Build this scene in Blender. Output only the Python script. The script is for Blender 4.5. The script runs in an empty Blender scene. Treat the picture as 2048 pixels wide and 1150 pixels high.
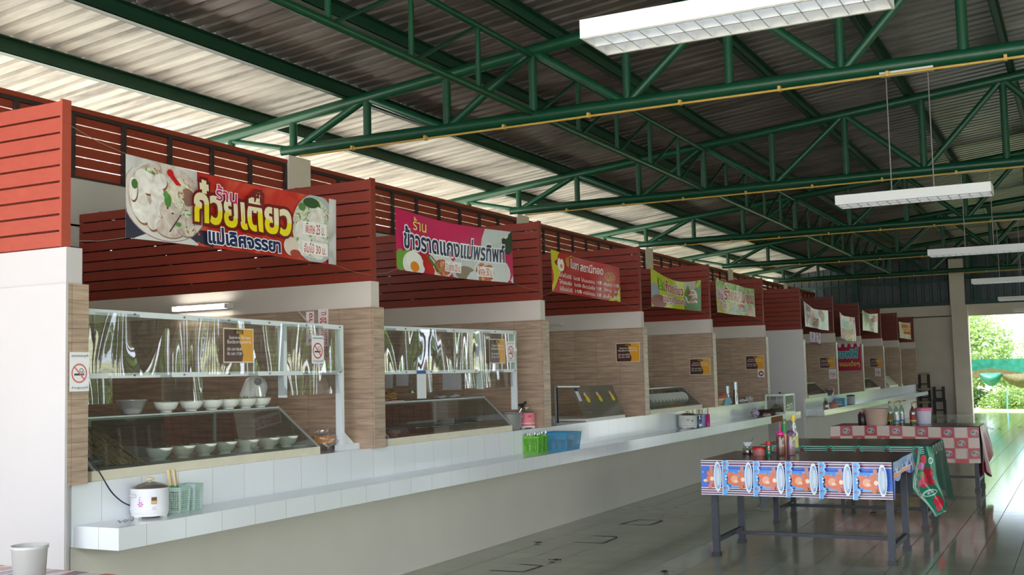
import bpy, math, random
from mathutils import Vector, Matrix, noise
random.seed(7)
SC = bpy.context.scene
COL = SC.collection
# ------------------------------------------------------------------ camera
CXP, CYP, FP = 1024.0, 575.0, 2233.74
yaw, pit, rol = [math.radians(a) for a in (27.1639, 4.502, -1.3732)]
CAMP = Vector((0, 0, 1.4783))
_fw = Vector((-math.sin(yaw)*math.cos(pit), math.cos(yaw)*math.cos(pit), math.sin(pit)))
_rt = Vector((math.cos(yaw), math.sin(yaw), 0)); _up = _rt.cross(_fw)
RT = _rt*math.cos(rol)+_up*math.sin(rol); UP = -_rt*math.sin(rol)+_up*math.cos(rol); FW = _fw
cam = bpy.data.cameras.new('camera'); cam.sensor_width = 36; cam.lens = FP/2048*36; cam.clip_end = 300
co = bpy.data.objects.new('camera', cam); COL.objects.link(co)
m = Matrix.Identity(4)
for i in range(3):
    m[i][0] = RT[i]; m[i][1] = UP[i]; m[i][2] = -FW[i]; m[i][3] = CAMP[i]
co.matrix_world = m; SC.camera = co
def at(u, v, X=None, Y=None, Z=None):
    """measured photo point -> the point of the building on a known plane"""
    d = FW+RT*((u-CXP)/FP)-UP*((v-CYP)/FP)
    if X is not None: t = (X-CAMP.x)/d.x
    elif Y is not None: t = (Y-CAMP.y)/d.y
    else: t = (Z-CAMP.z)/d.z
    return CAMP+d*t
def yat(u, X, Z=1.0):
    a = Vector((X, 0, Z-CAMP.z)); c = (u-CXP)/FP; b = Vector((0, 1, 0))
    return (c*a.dot(FW)-a.dot(RT))/(b.dot(RT)-c*b.dot(FW))
FZ = -0.092
# ------------------------------------------------------------------ materials
def s2l(c):
    c = c/255.0
    return c/12.92 if c <= .04045 else ((c+.055)/1.055)**2.4
def rgb(c): return (s2l(c[0]), s2l(c[1]), s2l(c[2]), 1)
_mc = {}
def nt(name):
    m = bpy.data.materials.new(name); m.use_nodes = True
    t = m.node_tree; return m, t, t.nodes, t.links, t.nodes['Principled BSDF']
def mat(c, rough=.6, metal=0, var=.06, scale=8, spec=.5, trans=0, emit=0, bump=0, coat=0, alpha=1, streak=None, transl=0):
    key = (c, rough, metal, var, scale, spec, trans, emit, bump, coat, alpha, streak, transl)
    if key in _mc: return _mc[key]
    m, t, N, L, B = nt('mat_%d' % len(_mc))
    B.inputs['Roughness'].default_value = rough; B.inputs['Metallic'].default_value = metal
    B.inputs['Specular IOR Level'].default_value = spec
    B.inputs['Transmission Weight'].default_value = trans
    B.inputs['Coat Weight'].default_value = coat
    B.inputs['Alpha'].default_value = alpha
    g = N.new('ShaderNodeNewGeometry'); mp = N.new('ShaderNodeMapping'); L.new(g.outputs['Position'], mp.inputs[0])
    if streak: mp.inputs['Scale'].default_value = streak
    no = N.new('ShaderNodeTexNoise'); no.inputs['Scale'].default_value = scale; no.inputs['Detail'].default_value = 4
    L.new(mp.outputs[0], no.inputs['Vector'])
    mx = N.new('ShaderNodeMix'); mx.data_type = 'RGBA'; L.new(no.outputs['Fac'], mx.inputs[0])
    k = rgb(c); lo = 1-var*2.2; hi = 1+var*1.6
    mx.inputs[6].default_value = (k[0]*lo, k[1]*lo, k[2]*lo, 1)
    mx.inputs[7].default_value = (min(k[0]*hi, 1), min(k[1]*hi, 1), min(k[2]*hi, 1), 1)
    L.new(mx.outputs[2], B.inputs['Base Color'])
    if emit: B.inputs['Emission Color'].default_value = k; B.inputs['Emission Strength'].default_value = emit
    if bump:
        b = N.new('ShaderNodeBump'); b.inputs['Strength'].default_value = bump; b.inputs['Distance'].default_value = .01
        L.new(no.outputs['Fac'], b.inputs['Height']); L.new(b.outputs[0], B.inputs['Normal'])
    if transl:
        tr = N.new('ShaderNodeBsdfTranslucent'); L.new(mx.outputs[2], tr.inputs[0])
        ms = N.new('ShaderNodeMixShader'); ms.inputs[0].default_value = transl
        o = N['Material Output']; L.new(B.outputs[0], ms.inputs[1]); L.new(tr.outputs[0], ms.inputs[2]); L.new(ms.outputs[0], o.inputs[0])
    _mc[key] = m
    return m
def grid_mat(name, base, var, mortar, w, h, off, msize, rough, rough_m=.8, streaks=None, offv=(0, 0), bumpy=.3, stain=None):
    m, t, N, L, B = nt(name)
    uv = N.new('ShaderNodeUVMap'); mp = N.new('ShaderNodeMapping'); L.new(uv.outputs[0], mp.inputs[0])
    mp.inputs['Location'].default_value = (offv[0], offv[1], 0)
    br = N.new('ShaderNodeTexBrick'); L.new(mp.outputs[0], br.inputs['Vector'])
    br.offset = off; br.squash = 1; br.inputs['Scale'].default_value = 1
    br.inputs['Mortar Size'].default_value = msize; br.inputs['Brick Width'].default_value = w; br.inputs['Row Height'].default_value = h
    br.inputs['Mortar Smooth'].default_value = .3; br.inputs['Bias'].default_value = 0
    k = rgb(base)
    br.inputs['Color1'].default_value = [min(1, x*(1+var)) for x in k[:3]]+[1]; br.inputs['Color2'].default_value = [x*(1-var) for x in k[:3]]+[1]
    br.inputs['Mortar'].default_value = rgb(mortar)
    out = br.outputs['Color']
    if streaks:
        n = N.new('ShaderNodeTexNoise'); n.inputs['Scale'].default_value = 1; n.inputs['Detail'].default_value = 5
        mp2 = N.new('ShaderNodeMapping'); mp2.inputs['Scale'].default_value = streaks; L.new(uv.outputs[0], mp2.inputs[0]); L.new(mp2.outputs[0], n.inputs['Vector'])
        r = N.new('ShaderNodeMapRange'); r.inputs[1].default_value = .3; r.inputs[2].default_value = .7; r.inputs[3].default_value = .72; r.inputs[4].default_value = 1.22
        L.new(n.outputs['Fac'], r.inputs[0])
        mm = N.new('ShaderNodeMix'); mm.data_type = 'RGBA'; mm.blend_type = 'MULTIPLY'; mm.inputs[0].default_value = 1
        L.new(out, mm.inputs[6]); L.new(r.outputs[0], mm.inputs[7]); out = mm.outputs[2]
    if stain:
        n = N.new('ShaderNodeTexNoise'); n.inputs['Scale'].default_value = stain[0]; n.inputs['Detail'].default_value = 6
        L.new(uv.outputs[0], n.inputs['Vector'])
        r = N.new('ShaderNodeMapRange'); r.inputs[1].default_value = .35; r.inputs[2].default_value = .75; r.inputs[3].default_value = 1; r.inputs[4].default_value = stain[1]
        L.new(n.outputs['Fac'], r.inputs[0])
        mm = N.new('ShaderNodeMix'); mm.data_type = 'RGBA'; mm.blend_type = 'MULTIPLY'; mm.inputs[0].default_value = 1
        L.new(out, mm.inputs[6]); L.new(r.outputs[0], mm.inputs[7]); out = mm.outputs[2]
    L.new(out, B.inputs['Base Color'])
    rr = N.new('ShaderNodeMapRange'); rr.inputs[3].default_value = rough; rr.inputs[4].default_value = rough_m
    L.new(br.outputs['Fac'], rr.inputs[0]); L.new(rr.outputs[0], B.inputs['Roughness'])
    if bumpy:
        b = N.new('ShaderNodeBump'); b.invert = True; b.inputs['Strength'].default_value = bumpy; b.inputs['Distance'].default_value = .003
        L.new(br.outputs['Fac'], b.inputs['Height']); L.new(b.outputs[0], B.inputs['Normal'])
    return m
WOOD = grid_mat('wood_look_tile', (178, 154, 134), .09, (112, 90, 76), .31, .078, 0, .0013, .35, streaks=(4, 40, 1))
WTILE = grid_mat('white_tile', (230, 235, 240), .02, (168, 150, 138), .30, 9.0, 0, .0015, .12, offv=(.1, 3.1))
FLOOR = grid_mat('floor_tile', (166, 170, 150), .03, (84, 82, 70), .29, .29, 0, .0034, .10, stain=(1.3, .84), bumpy=.25, offv=(.02, 0))
CREAM = mat((214, 205, 197), .8, var=.05, scale=3)
WHITEW = mat((220, 216, 217), .75, var=.02, scale=2)
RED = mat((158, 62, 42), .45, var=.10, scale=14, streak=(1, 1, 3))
RED_DEEP_SHADE = mat((118, 42, 32), .5, var=.10, scale=14, streak=(1, 1, 3))
RED_LIT = mat((176, 76, 60), .45, var=.08, scale=14, streak=(1, 1, 3))
RED_SHADED = mat((138, 50, 34), .5, var=.10, scale=14, streak=(1, 1, 3))
STEEL = mat((58, 44, 42), .6, var=.1)
GREEN = mat((16, 74, 48), .38, var=.12, scale=6)
GREEND = mat((22, 66, 46), .5, var=.15, scale=5)
WHITE = mat((216, 216, 213), .4, var=.02)
PVC = mat((226, 234, 240), .35, var=.02)
BLACK = mat((22, 22, 24), .4)
CHROME = mat((200, 200, 200), .18, metal=1, var=.03)
DARK = mat((46, 48, 56), .4, var=.12, scale=12)
YEL = mat((206, 168, 84), .45, var=.06)
def glassm(name, tint=(235, 245, 240), refl=.12, rough=.02, bump=None, haze=0.0):
    m, t, N, L, B = nt(name); o = N['Material Output']
    tr = N.new('ShaderNodeBsdfTransparent'); tr.inputs[0].default_value = rgb(tint)
    gl = N.new('ShaderNodeBsdfGlossy'); gl.inputs['Roughness'].default_value = rough
    fr = N.new('ShaderNodeLayerWeight'); fr.inputs[0].default_value = .5
    r = N.new('ShaderNodeMapRange'); r.inputs[3].default_value = refl; r.inputs[4].default_value = min(1, refl*4); L.new(fr.outputs['Facing'], r.inputs[0])
    ms = N.new('ShaderNodeMixShader'); L.new(r.outputs[0], ms.inputs[0]); L.new(tr.outputs[0], ms.inputs[1]); L.new(gl.outputs[0], ms.inputs[2])
    last = ms
    if haze:
        df = N.new('ShaderNodeBsdfDiffuse'); df.inputs[0].default_value = (.8, .82, .8, 1)
        m2 = N.new('ShaderNodeMixShader'); m2.inputs[0].default_value = haze; L.new(ms.outputs[0], m2.inputs[1]); L.new(df.outputs[0], m2.inputs[2]); last = m2
    if bump:
        g = N.new('ShaderNodeNewGeometry'); mp = N.new('ShaderNodeMapping'); mp.inputs['Scale'].default_value = bump[0]; L.new(g.outputs['Position'], mp.inputs[0])
        n = N.new('ShaderNodeTexNoise'); n.inputs['Scale'].default_value = 1; n.inputs['Detail'].default_value = 1.2; n.inputs['Distortion'].default_value = .8
        L.new(mp.outputs[0], n.inputs['Vector'])
        b = N.new('ShaderNodeBump'); b.inputs['Strength'].default_value = 1; b.inputs['Distance'].default_value = bump[1]
        L.new(n.outputs['Fac'], b.inputs['Height']); L.new(b.outputs[0], gl.inputs['Normal'])
    L.new(last.outputs[0], o.inputs[0])
    return m
PLEXI = glassm('plexiglass', (240, 242, 244), .10, .012, ((1, 2.3, .65), .06), .02)
FILM = glassm('bag_film', (240, 240, 242), .10, .1, None, .07)
GLASS = glassm('case_glass', (196, 204, 198), .07, .02, None, .03)
GLASSB = glassm('bottle_glass', (215, 235, 225), .12, .03)
PLAST = glassm('clear_plastic', (228, 228, 232), .14, .12, None, .22)
# ------------------------------------------------------------------ mesh builder
class MB:
    def __init__(s): s.v = []; s.f = []; s.m = []; s.mats = []; s.sm = []
    def mi(s, m):
        if m not in s.mats: s.mats.append(m)
        return s.mats.index(m)
    def add(s, vs, fs, m, smooth=False):
        b = len(s.v); s.v += [tuple(v) for v in vs]; k = s.mi(m)
        for f in fs: s.f.append(tuple(i+b for i in f)); s.m.append(k); s.sm.append(smooth)
        return s
    def box(s, x0, x1, y0, y1, z0, z1, m, faces=None):
        vs = [(x, y, z) for z in (z0, z1) for y in (y0, y1) for x in (x0, x1)]
        F = {'-z': (0, 2, 3, 1), '+z': (4, 5, 7, 6), '-y': (0, 1, 5, 4), '+y': (2, 6, 7, 3), '-x': (0, 4, 6, 2), '+x': (1, 3, 7, 5)}
        for k, f in F.items(): s.add([vs[i] for i in f], [(0, 1, 2, 3)], (faces or {}).get(k, m))
        return s
    def bar(s, a, b, w, h, m, up=(0, 0, 1)):
        a = Vector(a); b = Vector(b); d = (b-a).normalized(); u = Vector(up)
        if abs(d.dot(u)) > .95: u = Vector((0, 1, 0))
        r = d.cross(u).normalized(); u = r.cross(d)
        vs = []
        for p in (a, b):
            for q, t in ((-1, -1), (1, -1), (1, 1), (-1, 1)): vs.append(p+r*q*w/2+u*t*h/2)
        return s.add(vs, [(3, 2, 1, 0), (4, 5, 6, 7), (0, 1, 5, 4), (1, 2, 6, 5), (2, 3, 7, 6), (3, 0, 4, 7)], m)
    def tube(s, pts, r, m, n=8, cap=True):
        pts = [Vector(p) for p in pts]; rs = r if isinstance(r, (list, tuple)) else [r]*len(pts)
        vs = []; fs = []; pu = None
        for i, p in enumerate(pts):
            d = (pts[min(i+1, len(pts)-1)]-pts[max(i-1, 0)]).normalized()
            u = pu if pu else (Vector((0, 0, 1)) if abs(d.z) < .9 else Vector((1, 0, 0)))
            a = d.cross(u).normalized(); u = a.cross(d).normalized(); pu = u
            for j in range(n):
                t = 2*math.pi*j/n; vs.append(p+(a*math.cos(t)+u*math.sin(t))*rs[i])
        for i in range(len(pts)-1):
            for j in range(n): fs.append((i*n+j, (i+1)*n+j, (i+1)*n+(j+1) % n, i*n+(j+1) % n))
        s.add(vs, fs, m, True)
        if cap: s.add(vs[:n], [tuple(range(n))], m); s.add(vs[-n:], [tuple(reversed(range(n)))], m)
        return s
    def lathe(s, prof, m, c=(0, 0, 0), n=24, sx=1, sy=1):
        vs = []; fs = []; k = len(prof)
        for r, z in prof:
            for j in range(n):
                t = 2*math.pi*j/n; vs.append((c[0]+r*sx*math.cos(t), c[1]+r*sy*math.sin(t), c[2]+z))
        for i in range(k-1):
            for j in range(n): fs.append((i*n+j, i*n+(j+1) % n, (i+1)*n+(j+1) % n, (i+1)*n+j))
        s.add(vs, fs, m, True)
        if prof[0][0] > 1e-4: s.add(vs[:n], [tuple(reversed(range(n)))], m)
        if prof[-1][0] > 1e-4 and prof[-1][1] > prof[0][1]+1e-6 and getattr(s, 'captop', True): s.add(vs[-n:], [tuple(range(n))], m)
        return s
    def sheet(s, fn, nu, nv, m, smooth=True):
        vs = [fn(i/nu, j/nv) for j in range(nv+1) for i in range(nu+1)]
        fs = [(j*(nu+1)+i, j*(nu+1)+i+1, (j+1)*(nu+1)+i+1, (j+1)*(nu+1)+i) for j in range(nv) for i in range(nu)]
        return s.add(vs, fs, m, smooth)
    def build(s, name, parent=None, bevel=0, kind=None):
        me = bpy.data.meshes.new(name); me.from_pydata(s.v, [], s.f)
        for mm in s.mats: me.materials.append(mm)
        me.polygons.foreach_set('material_index', s.m); me.polygons.foreach_set('use_smooth', s.sm)
        uv = me.uv_layers.new(name='UVMap'); d = [0.0]*(2*len(me.loops))
        for p in me.polygons:
            n = p.normal; a = max(range(3), key=lambda i: abs(n[i]))
            i0, i1 = ((1, 2), (0, 2), (0, 1))[a]
            for li in p.loop_indices:
                v = s.v[me.loops[li].vertex_index]; d[2*li] = v[i0]; d[2*li+1] = v[i1]
        uv.data.foreach_set('uv', d); me.update()
        o = bpy.data.objects.new(name, me); COL.objects.link(o)
        if parent is not None: o.parent = parent
        if bevel:
            b = o.modifiers.new('bevel', 'BEVEL'); b.width = bevel; b.segments = 2; b.limit_method = 'ANGLE'
        if kind: o['kind'] = kind
        return o
def tag(o, label, cat, group=None, kind=None):
    o['label'] = label; o['category'] = cat
    if group: o['group'] = group
    if kind: o['kind'] = kind
    return o
def thing(name, label, cat, loc=(0, 0, 0), group=None, rz=0):
    o = bpy.data.objects.new(name, None); COL.objects.link(o); o.location = loc; o.rotation_euler = (0, 0, rz)
    o.empty_display_size = .1
    return tag(o, label, cat, group)
def dup(r, loc, rz=0, label=None, group=None):
    c = r.copy(); COL.objects.link(c); c.location = loc; c.rotation_euler = (0, 0, rz)
    if label: c['label'] = label
    if group: c['group'] = group
    for ch in list(r.children):
        k = ch.copy(); COL.objects.link(k); k.parent = c
        for g in list(ch.children):
            q = g.copy(); COL.objects.link(q); q.parent = k
    return c
def rel(mb, o):   # shift mesh coords into an empty's local frame
    l = o.location; mb.v = [(a-l[0], b-l[1], c-l[2]) for a, b, c in mb.v]; return mb
# ------------------------------------------------------------------ flat print on a surface
_tc = {}
def text_mesh(body, bold):
    k = (body, bold)
    if k in _tc: return _tc[k]
    c = bpy.data.curves.new('t', 'FONT'); c.body = body; c.resolution_u = 2; c.bevel_depth = bold; c.bevel_resolution = 0 if bold < .03 else 1
    o = bpy.data.objects.new('t', c); COL.objects.link(o)
    dg = bpy.context.evaluated_depsgraph_get(); me = bpy.data.meshes.new_from_object(o.evaluated_get(dg))
    r = ([tuple(v.co) for v in me.vertices], [tuple(p.vertices) for p in me.polygons])
    bpy.data.objects.remove(o); bpy.data.curves.remove(c); bpy.data.meshes.remove(me)
    _tc[k] = r; return r
class Print:
    def __init__(s, S, rough=.4, step=.0003): s.S = S; s.mb = MB(); s.parts = []; s.h = .001; s.r = rough; s.st = step
    def col(s, c): return c if not isinstance(c, tuple) else mat(c, s.r, var=.03, scale=20)
    def brk(s): s.parts.append(s.mb); s.mb = MB(); return s
    def nx(s): s.h += s.st; return s.h
    def rect(s, x0, y0, x1, y1, c, n=8, k=4):
        h = s.nx(); s.mb.sheet(lambda a, b: s.S(x0+(x1-x0)*a, y0+(y1-y0)*b, h), n, k, s.col(c)); return s
    def ell(s, cx, cy, rx, ry, c, rot=0, n=20, th=None, a0=0, a1=2*math.pi):
        h = s.nx(); cr, sr = math.cos(rot), math.sin(rot); rings = [0, .5, 1] if th is None else [1-th, 1]
        def f(a, b):
            q = len(rings)-1; i = min(int(b*q+1e-6), q); r = rings[i]; t = a0+(a1-a0)*a
            x, y = r*rx*math.cos(t), r*ry*math.sin(t); return s.S(cx+x*cr-y*sr, cy+x*sr+y*cr, h)
        s.mb.sheet(f, n, len(rings)-1, s.col(c)); return s
    def poly(s, pts, c):
        h = s.nx(); cx = sum(p[0] for p in pts)/len(pts); cy = sum(p[1] for p in pts)/len(pts)
        vs = [s.S(cx, cy, h)]; fs = []; n = len(pts)
        for r in (.5, 1):
            for x, y in pts: vs.append(s.S(cx+(x-cx)*r, cy+(y-cy)*r, h))
        for i in range(n):
            j = (i+1) % n; fs.append((0, 1+i, 1+j)); fs.append((1+i, 1+n+i, 1+n+j, 1+j))
        s.mb.add(vs, fs, s.col(c), True); return s
    def line(s, x0, y0, x1, y1, w, c, n=6):
        d = Vector((x1-x0, y1-y0)); l = d.length; d /= l; p = Vector((-d.y, d.x))*w/2; h = s.nx()
        s.mb.sheet(lambda a, b: s.S(x0+d.x*l*a+p.x*(2*b-1), y0+d.y*l*a+p.y*(2*b-1), h), n, 1, s.col(c)); return s
    def text(s, body, x0, y0, x1, y1, c, bold=.02, out=None, ow=.05, split=None, slope=0, rot90=False):
        vs, fs = text_mesh(body, bold)
        ax, bx = min(v[0] for v in vs), max(v[0] for v in vs); ay, by = min(v[1] for v in vs), max(v[1] for v in vs)
        def put(vs, fs, c):
            h = s.nx(); P = []
            for v in vs:
                a = (v[0]-ax)/(bx-ax); b = (v[1]-ay)/(by-ay)
                if rot90: a, b = 1-b, a
                x = x0+(x1-x0)*a; y = y0+(y1-y0)*b+slope*(x1-x0)*a
                P.append(s.S(x, y, h+(max(0, v[2]))*.004))
            if split is None or c is not None and c != 'split':
                s.mb.add(P, fs, s.col(c))
            else:
                lo = [f for f in fs if sum(vs[i][1] for i in f)/len(f) < ay+(by-ay)*split[0]]; hi = [f for f in fs if f not in set(lo)]
                s.mb.add(P, lo, s.col(split[1])); s.mb.add(P, hi, s.col(split[2]))
        if out: 
            outs = out if isinstance(out, list) else [(out, ow)]
            for oc, w in outs:
                ov, of = text_mesh(body, bold+w); put(ov, of, oc)
        put(vs, fs, 'split' if split else c)
        return s
def plane(o, u, v):
    o = Vector(o); u = Vector(u).normalized(); v = Vector(v).normalized(); n = u.cross(v)
    return lambda x, y, h: tuple(o+u*x+v*y+n*h)
SKY_S = 2.4; SUN_E = 6.5; EXPO = 1.15
# ================================================================== THE BUILDING
PY = [4.37, 7.38, 10.43, 13.33, 16.25, 19.34, 22.21, 25.37, 28.57, 31.76, 34.77, 38.24]
YW = 38.9; XC = -8.25
TY = [4.48, 10.48, 16.4, 22.4, 28.5, 34.5]
PN = 1.06; ZB = 4.2
def ztop(X): return 4.58+.103*(X-XC) if X <= 2.35 else 4.58+.103*(2*2.35-XC-X)
ORD = ['first', 'second', 'third', 'fourth', 'fifth', 'sixth', 'seventh', 'eighth', 'ninth', 'tenth', 'eleventh', 'twelfth']
# floor + ground outside
b = MB(); b.box(-8.3, 13, -2.5, YW+.1, FZ-.12, FZ, FLOOR); b.build('floor', kind='structure')
# old table foot marks in the floor
RUST = mat((50, 36, 30), .6, var=.2, scale=30)
for i, (pts) in enumerate([[(-4.41, 8.08), (-4.12, 8.11), (-4.10, 8.42), (-4.31, 8.43)], [(-4.375, 9.68), (-4.09, 9.71), (-4.12, 10.12), (-4.36, 10.12)], [(-4.43, 10.97), (-4.11, 10.99), (-4.11, 11.37), (-4.38, 11.37)]]):
    P = Print(plane((0, 0, FZ), (1, 0, 0), (0, 1, 0)), .5)
    for q in range(3 if i < 2 else 4):
        a, c = pts[q], pts[(q+1) % 4]; P.line(a[0], a[1], c[0], c[1], .018, RUST)
    tag(P.mb.build('floor_mark'), 'dark rusty open rectangle mark on the floor tiles, %s one out from the camera' % ['nearest', 'middle', 'farthest'][i], 'mark', 'rusty marks on the floor')
# roof: corrugated sheets
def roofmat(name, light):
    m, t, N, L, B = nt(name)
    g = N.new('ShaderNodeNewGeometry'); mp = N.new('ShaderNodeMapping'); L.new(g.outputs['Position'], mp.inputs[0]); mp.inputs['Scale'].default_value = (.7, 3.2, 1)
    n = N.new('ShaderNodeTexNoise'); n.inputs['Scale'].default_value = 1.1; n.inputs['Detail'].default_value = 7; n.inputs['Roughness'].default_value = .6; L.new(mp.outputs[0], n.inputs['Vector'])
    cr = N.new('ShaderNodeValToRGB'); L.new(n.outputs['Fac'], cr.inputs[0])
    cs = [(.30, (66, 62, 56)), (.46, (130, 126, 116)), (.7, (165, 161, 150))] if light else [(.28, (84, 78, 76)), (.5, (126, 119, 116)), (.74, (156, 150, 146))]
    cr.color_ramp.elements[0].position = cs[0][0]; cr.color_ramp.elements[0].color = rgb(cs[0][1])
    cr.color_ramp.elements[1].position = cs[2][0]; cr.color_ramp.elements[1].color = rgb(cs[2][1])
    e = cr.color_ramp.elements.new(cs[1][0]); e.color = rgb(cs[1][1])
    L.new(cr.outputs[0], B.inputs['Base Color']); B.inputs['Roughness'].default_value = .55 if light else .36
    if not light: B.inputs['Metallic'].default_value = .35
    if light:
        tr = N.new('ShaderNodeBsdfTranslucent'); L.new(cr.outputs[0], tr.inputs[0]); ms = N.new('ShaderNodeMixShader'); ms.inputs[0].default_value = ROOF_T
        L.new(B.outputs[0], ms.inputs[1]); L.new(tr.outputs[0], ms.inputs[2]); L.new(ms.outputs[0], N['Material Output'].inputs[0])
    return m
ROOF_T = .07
RL = roofmat('pale_roof_sheet', True); RD = roofmat('dark_roof_sheet', False)  # pale eave sheet: translucent, with outside light also put into its colour
def roof(name, x0, x1, m, dz=0):
    b = MB(); ys = []; y = -2.4
    while y < YW+.2:
        ys += [(y, 0), (y+.13, 0), (y+.155, .035), (y+.185, .035)]; y += .21
    n = max(1, int((x1-x0)/1.2)); vs = []
    for i in range(n+1):
        X = x0+(x1-x0)*i/n
        for yy, z in ys: vs.append((X, yy, ztop(X)+.228+z+dz))
    k = len(ys); fs = [(i*k+j, i*k+j+1, (i+1)*k+j+1, (i+1)*k+j) for i in range(n) for j in range(k-1)]
    b.add(vs, fs, m); return b.build(name, kind='structure')
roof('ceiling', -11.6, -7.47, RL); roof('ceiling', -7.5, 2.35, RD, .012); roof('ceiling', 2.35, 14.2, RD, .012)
# purlins: C channels along the hall
px = [-8.85, -7.5, -6.13, -4.85, -3.45, -2.1, -.75, .6, 1.95]
for i, X in enumerate(px):
    b = MB(); z = ztop(X)+.06; y0, y1 = -2.3, YW+.1; w = .075; h = .165
    b.box(X-.006, X+.006, y0, y1, z, z+h, GREEND); b.box(X, X+w, y0, y1, z, z+.008, GREEND); b.box(X, X+w, y0, y1, z+h-.008, z+h, GREEND); b.box(X+w-.006, X+w, y0, y1, z, z+.025, GREEND)
    tag(b.build('roof_purlin'), 'dark green steel purlin running lengthwise under the roof, %s from the left eave' % ORD[i], 'purlin', 'roof purlins')
for i, X in enumerate([3.3, 4.6, 6, 7.4, 8.8, 10.2, 11.6, 13]):
    b = MB(); z = ztop(X)+.055; b.box(X-.03, X+.03, -2.3, YW+.1, z, z+.13, GREEND)
    tag(b.build('roof_purlin'), 'green steel purlin beyond the ridge on the right slope, %s from the ridge' % ORD[i], 'purlin', 'roof purlins')
# trusses along X
def truss(Y, i):
    t = thing('roof_truss', 'green tubular roof truss spanning the hall, %s truss out from the camera' % ORD[i], 'truss', (XC, Y, ZB), 'roof trusses')
    x1 = 12.95; R = .068; r = .047
    b = MB(); b.tube([(XC-.15, Y, ZB), (x1, Y, ZB)], R, GREEN, 10); rel(b, t).build('bottom_chord', t)
    b = MB(); b.tube([(XC-1.45, Y, ztop(XC-1.45)), (2.35, Y, ztop(2.35)), (x1+1.3, Y, ztop(x1+1.3))], R, GREEN, 10); rel(b, t).build('top_chord', t)
    b = MB(); b.tube([(XC-1.0, Y, ztop(XC-1.0)-.04), (XC+.05, Y, ZB)], .034, GREEN); rel(b, t).build('eave_brace', t)
    b = MB(); b.tube([(XC-.95, Y, ztop(XC-.95)), (XC-.95, Y, ztop(XC-.95)-.16)], .045, GREEN); rel(b, t).build('eave_stub', t)
    for k in range(20):
        X = XC+k*PN
        b = MB(); b.tube([(X, Y, ZB), (X, Y, ztop(X))], r, GREEN); rel(b, t).build('vertical_strut', t)
        if k < 19:
            a, c = ((X, Y, ZB), (X+PN, Y, ztop(X+PN))) if k % 2 == 0 else ((X, Y, ztop(X)), (X+PN, Y, ZB))
            b = MB(); b.tube([a, c], r, GREEN); rel(b, t).build('diagonal_strut', t)
    return t
for i, Y in enumerate(TY): truss(Y, i)
# lengthwise bracing trusses between the main trusses
XL = XC+3*PN
for i in range(-1, 5):
    y0 = TY[i] if i >= 0 else -1.5; y1 = TY[i+1]
    t = thing('bracing_truss', 'slim green lengthwise bracing truss joining two roof trusses, %s bay out from the camera' % ORD[i+1], 'truss', (XL, y0, ZB), 'lengthwise bracing trusses')
    zt = ztop(XL)-.05; zb = ZB+.03
    b = MB(); b.tube([(XL, y0, zb), (XL, y1, zb)], .036, GREEN); rel(b, t).build('bottom_chord', t)
    b = MB(); b.tube([(XL, y0, zt), (XL, y1, zt)], .034, GREEN); rel(b, t).build('top_chord', t)
    n = 5
    for k in range(n):
        ya = y0+(y1-y0)*k/n; yb = y0+(y1-y0)*(k+1)/n
        if k: b = MB(); b.tube([(XL, ya, zb), (XL, ya, zt)], .026, GREEN, 6); rel(b, t).build('vertical_strut', t)
        b = MB(); b.tube([(XL, ya+.04, zb), (XL, yb, zt)], .02, GREEND, 6); rel(b, t).build('diagonal_strut', t)
# conduits below each truss
for i, Y in enumerate(TY[1:]):
    t = thing('conduit_pipe', 'yellow plastic conduit clipped under the %s green truss' % ORD[i+1], 'pipe', (XC, Y-.06, ZB-.08), 'yellow conduits')
    b = MB(); b.tube([(XC+.15, Y-.08, ZB-.095), (12.5, Y-.08, ZB-.095)], .0125, YEL, 6); rel(b, t).build('pipe', t)
    for k in range(18):
        X = XC+.9+k*.98; b = MB(); b.box(X-.013, X+.013, Y-.10, Y-.045, ZB-.11, ZB-.06, YEL); rel(b, t).build('pipe_clip', t)
# columns in the fence line
for i, Y in enumerate(TY):
    b = MB(); b.box(-8.62, -8.2, Y-.15, Y+.26, FZ, 4.12, mat((232, 218, 208), .8, var=.05, scale=3))
    tag(b.build('concrete_column', bevel=.01), 'cream concrete column under the left end of the %s roof truss' % ORD[i], 'column', 'columns along the back fence')
# upper fence of red slats between the columns
ends = [-2.2]+[y for Y in TY for y in (Y-.15, Y+.26)]+[38.85]
for i in range(0, len(ends), 2):
    y0, y1 = ends[i], ends[i+1]; k = i//2
    t = thing('slat_fence', 'red slatted upper fence with dark steel posts, %s span out from the camera' % ORD[k], 'fence', (XC, y0, 3.4), 'upper fence spans')
    b = MB(); 
    for q in range(6):
        z = 3.415+q*.1; b.box(XC-.03, XC-.012, y0, y1, z, z+.091, RED)
    rel(b, t).build('slat_panel', t)
    b = MB(); b.box(XC-.04, XC+.03, y0, y1, 4.02, 4.065, RED); rel(b, t).build('top_rail', t)
    b = MB(); b.box(XC-.012, XC+.022, y0, y1, 3.985, 4.02, STEEL); b.box(XC-.01, XC+.02, y0, y1, 3.40, 3.415, STEEL); rel(b, t).build('steel_rail', t)
    n = max(2, round((y1-y0)/.6))
    for q in range(n+1):
        y = y0+.02+(y1-y0-.04)*q/n; b = MB(); b.box(XC-.012, XC+.026, y-.02, y+.02, 3.40, 4.0, STEEL); rel(b, t).build('post', t)
# back wall of the stalls
b = MB(); b.box(-8.42, -8.26, -2.3, YW, 2.95, 3.4, CREAM); b.box(-8.42, -8.26, -2.3, YW, FZ, 2.76, CREAM); b.box(-8.42, -8.26, -2.3, 7.6, 2.7, 2.97, CREAM); b.build('wall_left', kind='structure')
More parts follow.
